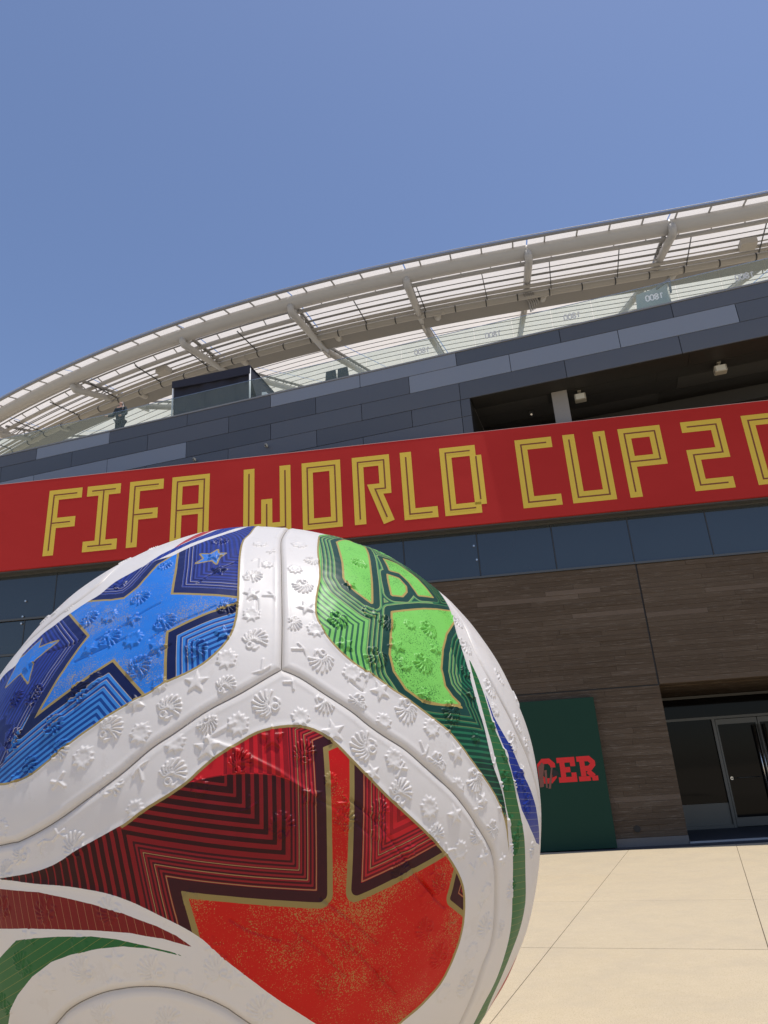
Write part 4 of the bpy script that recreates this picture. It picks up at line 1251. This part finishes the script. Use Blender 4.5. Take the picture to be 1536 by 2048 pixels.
# ---------------------------------------------------------------- relief
Hh = np.zeros(NV, np.float32)
def ss(x): x = np.clip(x, 0, 1); return x * x * (3 - 2 * x)
def motif(px, py, r_px, rot, kind, amp=1.0):
    c_ = hit(px, py)
    dd = np.linalg.norm(BC + BR * c_ - CAM)
    r0 = r_px / FPX * dd * 1.0
    e2 = c_up - (c_up @ c_) * c_; e2 /= np.linalg.norm(e2); e1 = np.cross(e2, c_)
    cc = lam(c_)[0]
    R_ = r0 * 1.75
    ix = np.where((np.abs(Q[:, 0] - cc[0]) < R_) & (np.abs(Q[:, 1] - cc[1]) < R_))[0]
    if len(ix) == 0: return
    dv = BR * (N[ix] - c_)
    x, y = (dv @ e1) / r0, (dv @ e2) / r0
    a_ = math.radians(rot); x, y = x * math.cos(a_) + y * math.sin(a_), -x * math.sin(a_) + y * math.cos(a_)
    P = np.stack([x, y], 1).astype(np.float32)
    sc_ = r0
    h_ = np.zeros(len(ix), np.float32)
    if kind in ('star', 'tick', 'leaf', 'arrow'):
        if kind == 'star':
            pts = [((1.0 if k % 2 == 0 else 0.42) * math.sin(k * math.pi / 5), (1.0 if k % 2 == 0 else 0.42) * math.cos(k * math.pi / 5)) for k in range(10)]
        elif kind == 'tick':
            pts = [(-0.75, -0.55), (0.05, -0.28), (0.15, 0.85), (0.38, 0.85), (0.34, -0.18), (0.95, 0.25), (0.95, 0.0), (0.25, -0.55)]
        elif kind == 'arrow':
            pts = [(-0.8, -0.1), (-0.2, -0.1), (0.1, 0.7), (0.32, 0.62), (0.1, 0.0), (0.8, -0.3), (0.75, -0.5), (0.0, -0.22), (-0.3, -0.8), (-0.5, -0.7), (-0.28, -0.32), (-0.8, -0.32)]
        else:
            pts = []
            rs = [1.0, .72, .86, .66, .92, .7, .78, .62, .88, .70, .62, .9, .55, .62, .9, .60, .70, .88, .62, .78, .7, .92, .66, .86, .72]
            for k, q_ in enumerate(rs):
                an = 2 * math.pi * k / len(rs); pts.append((q_ * math.sin(an), q_ * math.cos(an)))
        pts = np.array(pts)
        d = sdist(P, pts, True) * sc_; i_ = inside(P, pts); s_ = np.where(i_, d, -d)
        if kind == 'leaf':
            h_ = 0.0068 * ss((s_ + 0.002) / 0.005) * (1 - 0.45 * ss((s_ - 0.008) / 0.014))
        elif kind == 'star':
            h_ = 0.0085 * ss((s_ + 0.002) / 0.006) + 0.0015 * ss(s_ / 0.02)
        else:
            h_ = 0.0080 * ss((s_ + 0.002) / 0.006)
    elif kind == 'fan':
        nf = 9
        for k in range(nf):
            an = math.radians(-98 + 158 * k / (nf - 1))
            ln = 0.98 - 0.20 * abs(k - 4.2) / 4
            p0 = np.array([0.22 * math.sin(an * 0.7), -0.28 + 0.22 * math.cos(an * 0.7)])
            p1 = np.array([ln * 0.62 * math.sin(an + 0.10), -0.28 + ln * 0.62 * math.cos(an + 0.10)])
            p2 = np.array([ln * math.sin(an + 0.36), -0.30 + ln * 1.12 * math.cos(an + 0.36)])
            ctrl = smooth([p0, p1, p2], False, 3)
            for q0, q1, wd in [(ctrl[i], ctrl[i + 1], 0.042 + 0.052 * (i + .5) / (len(ctrl) - 1)) for i in range(len(ctrl) - 1)]:
                e = q1 - q0; w0 = P - q0
                t_ = np.clip((w0 @ e) / (e @ e), 0, 1)
                d = np.hypot(w0[:, 0] - t_ * e[0], w0[:, 1] - t_ * e[1])
                h_ = np.maximum(h_, 0.0088 * np.sqrt(np.clip(1 - (d / (wd * 1.05)) ** 2, 0, 1)))
        # curled head
        for (x0, y0, r1, wd) in ((-0.12, -0.52, 0.20, 0.07), (0.02, -0.50, 0.07, 0.06)):
            d = np.abs(np.hypot(P[:, 0] - x0, P[:, 1] - y0) - r1)
            h_ = np.maximum(h_, 0.0085 * np.sqrt(np.clip(1 - (d / wd) ** 2, 0, 1)))
        bp = np.array([(0.1, -0.62), (0.30, -0.52), (0.42, -0.30), (0.46, -0.42), (0.36, -0.74), (0.12, -0.80)])
        d = sdist(P, bp, True) * sc_; s_ = np.where(inside(P, bp), d, -d)
        h_ = np.maximum(h_, 0.0075 * ss((s_ + 0.003) / 0.007))
    fade = ss((dseam[ix] - 0.018) / 0.02)
    amp = amp * (1.0 - 0.5 * float(np.clip((py - 1560) / 260, 0, 1)))
    if pd[ix].mean() > 0.05 and py > 1600: amp *= 1.0
    if pd[ix].mean() > 0.03 and py < 1600: amp *= 1.3
    Hh[ix] = np.maximum(Hh[ix], h_ * amp * 0.92 * fade)

FAN = [(338, 1414, 30, -20), (220, 1457, 29, -30), (510, 1280, 31, -20), (452, 1371, 24, -25), (533, 1408, 33, 80), (415, 1447, 24, -150), (346, 1545, 31, -10), (606, 1172, 26, 170), (643, 1321, 31, 175), (586, 1247, 22, -120), (650, 1405, 26, 215), (715, 1405, 24, 140), (728, 1492, 34, 75), (814, 1420, 30, 170), (803, 1583, 30, -30), (875, 1526, 26, 150), (950, 1560, 27, 185),
       (676, 1240, 26, 185), (774, 1245, 24, 170), (857, 1258, 26, 175), (846, 1326, 28, 175), (752, 1315, 30, 175), (903, 1423, 28, 170), (718, 1126, 22, 180), (624, 1122, 20, 180),
       (279, 1194, 24, -50), (328, 1243, 27, -45), (219, 1276, 27, -40), (178, 1238, 24, -45), (277, 1333, 30, -35), (391, 1300, 28, -25), (156, 1386, 28, -45), (440, 1085, 20, -60), (107, 1450, 26, -40), (70, 1390, 26, -45), (28, 1480, 26, -30), (455, 1213, 26, -60), (35, 1398, 20, -40), (330, 1130, 18, -60),
       (480, 1524, 27, -5), (608, 1505, 27, 10), (563, 1652, 30, 5), (505, 1152, 24, -70), (120, 1500, 24, -40), (60, 1530, 20, -40),
       (164, 1940, 27, 80), (302, 1940, 29, 80), (434, 1938, 28, 60), (523, 2018, 30, 70), (205, 2022, 26, 60), (335, 2042, 26, 40), (43, 1702, 26, 70), (148, 1690, 28, 60), (92, 1822, 27, 90), (217, 1822, 28, 90), (45, 1928, 26, 80), (5, 2010, 24, 80), (8, 1815, 22, 80), (222, 1568, 26, -40), (15, 1740, 20, 60),
       (973, 1853, 26, 75), (934, 1970, 28, 75), (880, 1915, 26, 80), (953, 1671, 20, 120), (984, 1660, 22, 150), (873, 1668, 22, -20), (850, 1860, 24, 90), (700, 1900, 24, 80), (760, 1960, 26, 85), (590, 1900, 22, 60), (655, 1975, 26, 70),
       (978, 1376, 24, 190), (997, 1353, 22, 190), (1024, 1482, 24, 190), (1034, 1446, 22, 190), (914, 1243, 20, 180), (930, 1292, 24, 185), (1054, 1605, 24, 180), (1034, 1560, 20, 180), (1030, 1688, 24, 175), (1052, 1490, 18, 190), (1010, 1560, 24, 190), (1000, 1860, 20, 100), (1025, 1780, 22, 120), (800, 1740, 24, 20), (880, 1770, 22, 60),
       (140, 1214, 16, -45), (90, 1240, 14, -40), (245, 1112, 16, -55), (300, 1078, 14, -60), (1064, 1700, 18, 170), (690, 1640, 26, 0), (760, 1620, 24, -10)]
STAR = [(392, 1364, 25, 5), (414, 1496, 26, 3), (544, 1476, 25, 0), (666, 1464, 25, 5), (761, 1381, 23, 8), (912, 1506, 20, 0), (910, 1630, 20, 0), (966, 1716, 17, -5), (620, 1590, 23, -10), (503, 1188, 19, 10), (447, 1267, 20, 10), (265, 1238, 19, 0), (315, 1295, 21, 0), (691, 1290, 20, 5), (793, 1292, 22, 5), (612, 1216, 20, 10), (272, 1404, 20, 180), (437, 1141, 18, 0), (430, 1115, 18, 0),
        (745, 1546, 18, 10), (870, 1300, 16, 10), (700, 1170, 16, 0), (230, 1920, 20, 10), (1035, 1395, 18, 10), (1020, 1640, 16, 0), (985, 1450, 14, 0), (180, 1300, 18, 0), (60, 1330, 18, 10), (850, 1390, 18, 0), (560, 1640, 18, 180), (820, 1700, 18, 0), (640, 1850, 18, 10), (470, 1960, 20, 10), (60, 1870, 18, 5), (940, 1390, 16, 0), (1045, 1540, 14, 0), (950, 1475, 14, 10), (30, 1560, 16, 0), (965, 1600, 16, 170), (1005, 1720, 14, 0)]
LEAF = [(453, 1320, 25, -10), (503, 1230, 22, 0), (279, 1467, 24, -20), (166, 1516, 25, -30), (349, 1485, 24, -10), (476, 1450, 26, 0), (601, 1436, 22, 10), (705, 1347, 24, 20), (631, 1260, 22, 0), (769, 1443, 20, 20), (864, 1456, 22, 20), (789, 1518, 23, 5), (860, 1616, 24, 5), (917, 1573, 19, 20), (922, 1702, 21, 5), (974, 1786, 20, 5), (598, 1090, 20, 0), (266, 1279, 24, 0), (218, 1233, 20, 0), (318, 1368, 20, 0), (590, 1140, 18, 10), (975, 1690, 16, 0), (945, 1906, 20, 5), (888, 1988, 20, 10), (400, 1575, 20, 0), (160, 1890, 20, 20), (95, 1965, 22, 0), (230, 1975, 20, 10), (365, 1960, 20, 0), (270, 1620, 20, -20), (5, 1660, 20, 0), (760, 1665, 22, 10), (660, 1560, 16, 0), (990, 1420, 16, 0), (1010, 1510, 16, 10), (1040, 1660, 16, 0), (930, 1345, 16, 0), (1048, 1570, 14, 0), (520, 1090, 18, 0), (535, 1130, 16, 0), (740, 1225, 20, 0), (810, 1330, 18, 0), (820, 1250, 16, 0), (380, 1800, 18, 0), (190, 1360, 18, 0), (240, 1170, 16, -30), (110, 1225, 12, -30), (855, 1800, 20, 0)]
TICK = [(520, 1336, 22, 0), (585, 1366, 22, 200), (225, 1567, 22, 0), (735, 1352, 18, 170), (845, 1500, 20, 10), (800, 1540, 22, 160), (838, 1572, 0, 0), (955, 1612, 18, 0), (655, 1386, 0, 0), (120, 1560, 22, 0), (600, 1303, 20, 90), (500, 1150, 18, 20), (285, 1540, 22, -150), (830, 1474, 0, 0), (895, 1455, 16, 0), (115, 1670, 20, 160), (492, 1610, 20, 0), (425, 1890, 18, 20), (90, 1690, 16, 180), (900, 1850, 20, 20), (945, 1740, 16, 40), (405, 1985, 20, 0), (960, 1820, 16, 30), (895, 1700, 18, 20), (690, 1610, 18, 90), (545, 1104, 16, 0), (540, 1195, 18, 90), (870, 1740, 16, 20), (985, 1520, 14, 0), (1000, 1610, 14, 0)]
for q_ in FAN: motif(*q_, 'fan')
for q_ in STAR: motif(*q_, 'star')
for q_ in LEAF: motif(*q_, 'leaf')
for i, q_ in enumerate(TICK):
    if q_[2] > 0: motif(*q_, 'tick' if i % 2 == 0 else 'arrow')
motH = Hh.copy()

def crease(pts, amp, wd, one=None):
    P = smooth(pq(pts), False, 4)
    lo, hi = P.min(0) - 3 * wd - .02, P.max(0) + 3 * wd + .02
    ix = np.where((Q[:, 0] > lo[0]) & (Q[:, 0] < hi[0]) & (Q[:, 1] > lo[1]) & (Q[:, 1] < hi[1]))[0]
    d = sdist(Q[ix], P)
    return ix, d
def add_crease(pts, amp, wd):
    ix, d = crease(pts, amp, wd)
    Hh[ix] += (amp * np.exp(-(d / wd) ** 2)).astype(np.float32)
# raised rope-like line across the red field, and thin folds in the print
add_crease([(412, 1478), (440, 1489), (470, 1500), (510, 1520), (560, 1546), (600, 1575), (625, 1590)], 0.0075, 0.009)
add_crease([(625, 1592), (650, 1606), (672, 1617), (700, 1636), (740, 1670), (790, 1712), (840, 1760), (895, 1815)], -0.0030, 0.006)
add_crease([(412, 1478), (440, 1462), (470, 1446)], 0.006, 0.008)
for pts in ([(430, 1212), (395, 1228), (330, 1256), (300, 1278)], [(340, 1290), (300, 1312), (270, 1330)], [(318, 1206), (280, 1226), (235, 1256), (190, 1280)], [(470, 1126), (440, 1139), (395, 1165)], [(165, 1270), (150, 1286), (95, 1306)], [(250, 1275), (180, 1310), (150, 1325)],
            [(640, 1795), (680, 1822), (720, 1855), (755, 1885)], [(660, 1862), (700, 1890), (735, 1925), (790, 1985)], [(700, 1600), (760, 1650), (830, 1745), (870, 1790)], [(460, 1840), (500, 1862), (560, 1880)], [(840, 1750), (866, 1790), (890, 1815)], [(590, 1860), (640, 1900), (690, 1950)],
            [(700, 1360), (729, 1382), (731, 1340)], [(500, 1202), (513, 1198), (515, 1222)]):
    add_crease(pts, -0.0070, 0.0055)
add_crease([(505, 1122), (519, 1118), (519, 1134)], 0.004, 0.005)
# the skin breaks slightly over a long soft edge where the lower red field turns under
def soft_edge(pts, amp, wd):
    ix, d = crease(pts, amp, wd)
    Hh[ix] += (amp * np.exp(-d / wd)).astype(np.float32)
soft_edge([(300, 1611), (373, 1567), (430, 1553), (490, 1547), (548, 1551), (600, 1572), (640, 1600), (680, 1622)], 0.0065, 0.06)
# seams: a rounded channel with a narrow line and soft lips
Hh += (-0.011 * np.exp(-(dseam / 0.008) ** 2) - 0.0030 * np.exp(-(dseam / 0.020) ** 2) + 0.0016 * np.exp(-((dseam - 0.030) / 0.010) ** 2)).astype(np.float32)
# edge of printed fields pillow a little; gentle waviness of an inflated skin
Hh += (0.003 * np.exp(-(pd / 0.012) ** 2) * (who < 3)).astype(np.float32)
rs_ = np.random.RandomState(3)
for k in range(26):
    dv = rs_.normal(size=3); dv /= np.linalg.norm(dv); fr_ = rs_.uniform(4, 30)
    Hh += ((0.0045 / fr_ * 2.2) * np.sin(fr_ * (N @ dv) * BR * 1.1 + rs_.uniform(0, 6))).astype(np.float32)
inpr = (pd > 0) & (who < 3)
wr = np.zeros(NV, np.float32)
for k in range(18):
    dv = rs_.normal(size=3); dv /= np.linalg.norm(dv); fr_ = rs_.uniform(40, 120)
    wr += (np.sin(fr_ * (N @ dv) * BR + 2.5 * np.sin(9 * N[:, 0] + k) + rs_.uniform(0, 6))).astype(np.float32)
Hh += np.where(inpr, 1.0, 0.25).astype(np.float32) * wr * 0.00013

POS = (BC + N * (BR + Hh)[:, None]).astype(np.float32)
POS[:, 2] = np.maximum(POS[:, 2], 0.002)

# faces and their panels
ii_, jj_ = np.meshgrid(np.arange(NG), np.arange(NG), indexing='xy')
v0 = (jj_ * (NG + 1) + ii_).ravel()
QF = np.stack([v0, v0 + 1, v0 + NG + 2, v0 + NG + 1], 1)
fc = Q[QF].mean(1)
big = 5.0
pole_l, pole_r, pole_b = np.array([-big, 1.0]), np.array([big, 1.0]), np.array([0, -big])
polyBlue = np.vstack([seamA[::-1], seamB[1:], [[-big, seamB[-1][1]], [-big, big], [seamA[-1][0], big]]])
polyGreen = np.vstack([seamA, [[seamA[-1][0], big], [big, big], [big, -big], [seamC[-1][0] + .2, -big]], seamC[::-1][:-1]])
reg = np.full(len(fc), 2)
reg[inside(fc, polyBlue)] = 0
reg[inside(fc, polyGreen)] = 1
polyD = np.vstack([seamD, [[seamD[-1][0] + .3, -big], [seamD[0][0] - .3, -big]]])
reg[(reg == 2) & inside(fc, polyD)] = 3
kind_f = who[QF].max(1)
near = pd[QF].max(1) > -0.02
fw_ = who[QF[:, 0]]
fmax = pd[QF].argmax(1)
fwho = who[QF[np.arange(len(QF)), fmax]]
mat_of = {0: 1, 1: 2, 2: 3, 3: 4, 4: 5, 5: 5, 6: 6, 7: 6, 8: 7, 9: 7}
lut = np.array([mat_of[i] for i in range(10)])
fmat = np.where(near, lut[fwho], 0)

# ---------------------------------------------------------------- ball materials
def ball_common(name, core=None, gold=True):
    g = G(name)
    co = g.coord()
    pdv, t, tn = g.attr('pd'), g.attr('sd'), g.attr('tone')
    wn = g.noise(co, 1.4, 4, 0.6)
    white = g.mix(wn, (0.80, 0.765, 0.735), (0.85, 0.82, 0.795))
    dirt = g.noise(co, 7, 5, 0.7)
    white = g.mix(g.mul(g.gt(dirt, 0.60), 0.25), white, (0.73, 0.68, 0.63))
    col = white
    if core:
        edge_noise = g.mul(g.sub(g.noise(co, 60, 2), 0.5), 0.002)
        pe = g.add(pdv, edge_noise)
        inner = core(g, co, t, tn, pdv)
        if gold: inner = g.mix(g.mul(g.lt(pe, 0.0105), g.gt(g.attr('rim'), 0.5)), inner, (0.40, 0.30, 0.115))
        col = g.mix(g.gt(pe, 0.0), white, inner)
    seam = g.attr('seam')
    col = g.mix(g.mul(g.lt(seam, 0.0022), 0.9), col, (0.055, 0.05, 0.045))
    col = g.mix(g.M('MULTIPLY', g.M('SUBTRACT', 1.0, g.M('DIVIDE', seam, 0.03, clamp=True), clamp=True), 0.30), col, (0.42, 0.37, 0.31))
    wr2 = g.noise(co, 22, 5, 0.65)
    g.bump(g.add(g.mul(wr2, 1.0), g.mul(g.noise(co, 5, 3, 0.5), 1.5)), 0.10, 0.006)
    rough = g.add(0.32, g.mul(g.noise(co, 3.0, 4), 0.12))
    g.set(color=col, rough=rough, spec=0.30)
    # thin inflated vinyl lets some daylight through
    tl = g.t.nodes.new('ShaderNodeBsdfTranslucent')
    g._in(tl.inputs[0], g.mix(0.25, col, (0.90, 0.80, 0.66)) if core is None else col)
    mx = g.t.nodes.new('ShaderNodeMixShader'); mx.inputs[0].default_value = 0.30
    g.t.links.new(g.b.outputs[0], mx.inputs[1]); g.t.links.new(tl.outputs[0], mx.inputs[2])
    g.t.links.new(mx.outputs[0], g.out.inputs['Surface'])
    return g.m

def speckle(g, co, dens_scale=5.0, lo=0.48, cell=210, a=(0, 0, 0), b=(1, 1, 1)):
    m1 = g.M('MULTIPLY', g.sub(g.noise(co, dens_scale, 5, 0.65), 0.36), 3.2, clamp=True)
    sp = g.noise(co, cell, 2, 0.8)
    th_ = g.sub(0.70, g.mul(m1, 0.185))
    return g.gt(sp, th_)

def pins(g, t, col, start, period, count, width, pc):
    """thin lines count times from start on"""
    f = g.M('FRACT', g.M('DIVIDE', g.sub(t, start), period))
    on = g.mul(g.mul(g.gt(t, start), g.lt(t, start + period * count)), g.lt(f, width / period))
    return g.mix(on, col, pc)

def stripes(g, t, start, period, duty, a, b):
    f = g.M('FRACT', g.M('DIVIDE', g.sub(t, start), period))
    return g.mix(g.lt(f, duty), b, a)

def core_blue(g, co, t, tn, pdv):
    sky_ = g.mix(g.noise(co, 3, 3), (0.022, 0.19, 0.70), (0.040, 0.25, 0.82))
    starc = g.mix(speckle(g, co), sky_, (0.42, 0.34, 0.17))
    dark = g.mix(tn, (0.018, 0.028, 0.125), (0.010, 0.018, 0.085))
    # bright chunks
    sb = stripes(g, t, 0.052, 0.0255, 0.5, (0.060, 0.27, 0.72), (0.012, 0.065, 0.30))
    sb = g.mix(g.gt(t, 0.13), stripes(g, t, 0.052, 0.0255, 0.62, (0.050, 0.25, 0.70), (0.014, 0.060, 0.30)), sb)
    sb = pins(g, t, sb, 0.052, 0.0255, 3, 0.0028, (0.50, 0.42, 0.36))
    sn = stripes(g, t, 0.050, 0.021, 0.5, (0.045, 0.075, 0.32), (0.014, 0.022, 0.135))
    sn = g.mix(g.mul(g.gt(t, 0.12), 0.7), sn, stripes(g, t, 0.050, 0.026, 0.45, (0.030, 0.060, 0.38), (0.022, 0.030, 0.15)))
    sn = pins(g, t, sn, 0.050, 0.021, 3, 0.0026, (0.48, 0.44, 0.46))
    body = g.mix(tn, sn, sb)
    body = g.mix(g.lt(t, 0.052), body, dark)
    body = g.mix(g.lt(t, 0.0125), body, (0.40, 0.30, 0.115))
    return g.mix(g.lt(t, -0.0005), body, starc)

def core_green(g, co, t, tn, pdv):
    lime = g.mix(g.noise(co, 3, 3), (0.20, 0.62, 0.10), (0.26, 0.70, 0.14))
    sp = speckle(g, co, 4.0, cell=150)
    limes = g.mix(sp, lime, (0.05, 0.20, 0.035))
    band = (0.012, 0.062, 0.045)
    st = stripes(g, t, 0.050, 0.0235, 0.5, (0.125, 0.34, 0.115), (0.018, 0.090, 0.060))
    far = stripes(g, t, 0.050, 0.0265, 0.60, (0.20, 0.58, 0.13), (0.022, 0.130, 0.060))
    body = g.mix(g.gt(t, 0.130), st, far)
    body = pins(g, t, body, 0.050, 0.0235, 4, 0.0028, (0.42, 0.48, 0.16))
    dk = stripes(g, t, 0.045, 0.0255, 0.42, (0.020, 0.170, 0.075), (0.004, 0.050, 0.026))
    dk = g.mix(g.gt(t, 0.24), dk, stripes(g, t, 0.045, 0.0255, 0.22, (0.022, 0.16, 0.07), (0.003, 0.038, 0.022)))
    dk = pins(g, t, dk, 0.045, 0.0255, 3, 0.0035, (0.16, 0.24, 0.08))
    body = g.mix(g.gt(tn, 0.5), dk, body)
    body = g.mix(g.lt(t, 0.046), body, band)
    body = g.mix(g.lt(t, 0.0125), body, (0.46, 0.34, 0.10))
    return g.mix(g.lt(t, 0.0), body, limes)

def core_red(g, co, t, tn, pdv):
    red = g.mix(g.noise(co, 3, 3), (0.58, 0.008, 0.005), (0.68, 0.012, 0.007))
    starc = g.mix(speckle(g, co, 4.0, cell=190), red, (0.46, 0.26, 0.075))
    purple = (0.050, 0.007, 0.013)
    # deep maroon with red lines that thin out further in
    duty = g.M('MAXIMUM', 0.16, g.sub(0.58, g.mul(g.sub(t, 0.16), 1.2)))
    f = g.M('FRACT', g.M('DIVIDE', g.sub(t, 0.162), 0.0335))
    deep = g.mix(g.lt(f, duty), (0.040, 0.003, 0.005), (0.27, 0.009, 0.014))
    deep = g.mix(g.mul(g.lt(g.M('ABSOLUTE', g.sub(f, 0.5)), 0.0), 1.0), deep, (0.1, 0, 0))
    bright = g.mix(g.lt(f, 0.52), (0.33, 0.008, 0.012), (0.58, 0.014, 0.020))
    dth = g.mix(g.mul(g.lt(f, g.sub(0.62, g.mul(g.sub(t, 0.16), 1.0))), g.lt(t, 0.42)), (0.62, 0.014, 0.020), (0.30, 0.008, 0.012))
    near_ = g.mix(stripes_f(g, t, 0.060, 0.0145, 0.5), (0.060, 0.005, 0.010), (0.30, 0.012, 0.020))
    body = g.mix(g.gt(tn, 0.8), g.mix(g.gt(tn, 0.3), deep, bright), dth)
    body = g.mix(g.gt(t, 0.160), g.mix(g.gt(tn, 0.3), near_, g.mix(stripes_f(g, t, 0.060, 0.0145, 0.5), (0.16, 0.008, 0.014), (0.50, 0.018, 0.026))), body)
    body = pins(g, t, body, 0.062, 0.0330, 3, 0.0030, (0.42, 0.24, 0.10))
    body = g.mix(g.lt(t, 0.060), body, purple)
    body = g.mix(g.lt(t, 0.0215), body, (0.34, 0.25, 0.085))
    return g.mix(g.lt(t, 0.0), body, starc)
def stripes_f(g, t, start, period, duty):
    return g.lt(g.M('FRACT', g.M('DIVIDE', g.sub(t, start), period)), duty)
def core_sw(c1, c2, lc, period, wdt=0.0018):
    def f_(g, co, t, tn, pdv):
        c_ = g.mix(g.noise(co, 2.5, 3), c1, c2)
        return g.mix(g.mul(stripes_f(g, t, 0.0, period, wdt / period), 0.85), c_, lc)
    return f_
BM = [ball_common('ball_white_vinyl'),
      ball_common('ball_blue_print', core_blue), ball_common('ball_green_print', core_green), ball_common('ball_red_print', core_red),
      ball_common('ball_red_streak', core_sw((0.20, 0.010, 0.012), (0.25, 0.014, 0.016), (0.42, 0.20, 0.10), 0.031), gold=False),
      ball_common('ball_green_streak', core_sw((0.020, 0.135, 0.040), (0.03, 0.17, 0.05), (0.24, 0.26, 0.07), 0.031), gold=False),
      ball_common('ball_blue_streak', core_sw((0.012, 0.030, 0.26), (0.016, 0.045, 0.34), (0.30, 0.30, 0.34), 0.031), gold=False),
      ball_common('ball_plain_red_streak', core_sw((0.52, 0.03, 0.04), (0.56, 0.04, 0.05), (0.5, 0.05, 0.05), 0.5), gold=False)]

ball = empty('giant_soccer_ball', (0, 0, 0))
tag(ball, 'giant inflated white ball with blue, green and red printed fields and embossed stars', 'ball')
def submesh(name, faces, fmats, label=None):
    used = np.unique(faces); mp = np.full(NV, -1, np.int64); mp[used] = np.arange(len(used))
    f_ = mp[faces]
    me = bpy.data.meshes.new(name)
    me.vertices.add(len(used)); me.vertices.foreach_set('co', POS[used].ravel())
    nf = len(f_)
    me.loops.add(nf * 4); me.loops.foreach_set('vertex_index', f_.ravel().astype(np.int32))
    me.polygons.add(nf)
    me.polygons.foreach_set('loop_start', (np.arange(nf) * 4).astype(np.int32))
    me.polygons.foreach_set('loop_total', np.full(nf, 4, np.int32))
    me.polygons.foreach_set('use_smooth', np.ones(nf, bool))
    for mm in BM: me.materials.append(mm)
    me.polygons.foreach_set('material_index', fmats.astype(np.int32))
    for an, arr in (('pd', pd), ('sd', sd), ('tone', tone), ('seam', dseam), ('rim', rim)):
        a_ = me.attributes.new(an, 'FLOAT', 'POINT'); a_.data.foreach_set('value', arr[used].astype(np.float32))
    me.update(); me.validate()
    o = bpy.data.objects.new(name, me); COL.objects.link(o); o.parent = ball
    if label: o['label'] = label
    return o
tri_keep = np.ones(len(QF), bool)
for k_, lb in ((0, 'panel with the blue star field'), (1, 'panel with the green field'), (2, 'panel with the red field'), (3, 'plain white panel at the bottom')):
    sel = reg == k_
    submesh('panel', QF[sel], fmat[sel], lb)
# far side of the ball
nr, ns_ = 40, 180
V = []; F = []
t0 = TH - math.radians(0.4)
for i in range(nr + 1):
    tt = t0 + (math.pi - t0) * i / nr
    for k in range(ns_):
        an = 2 * math.pi * k / ns_
        v = BC + (BR - 0.004) * (math.sin(tt) * (math.cos(an) * E1 + math.sin(an) * E2) + math.cos(tt) * AX)
        V.append((v[0], v[1], max(v[2], 0.002)))
for i in range(nr):
    for k in range(ns_):
        F.append((i * ns_ + k, i * ns_ + (k + 1) % ns_, (i + 1) * ns_ + (k + 1) % ns_, (i + 1) * ns_ + k))
bk = pydata('panel', V, F, BM[0], ball, smooth=True)
a_ = bk.data.attributes.new('seam', 'FLOAT', 'POINT'); a_.data.foreach_set('value', np.full(len(V), 1.0, np.float32))
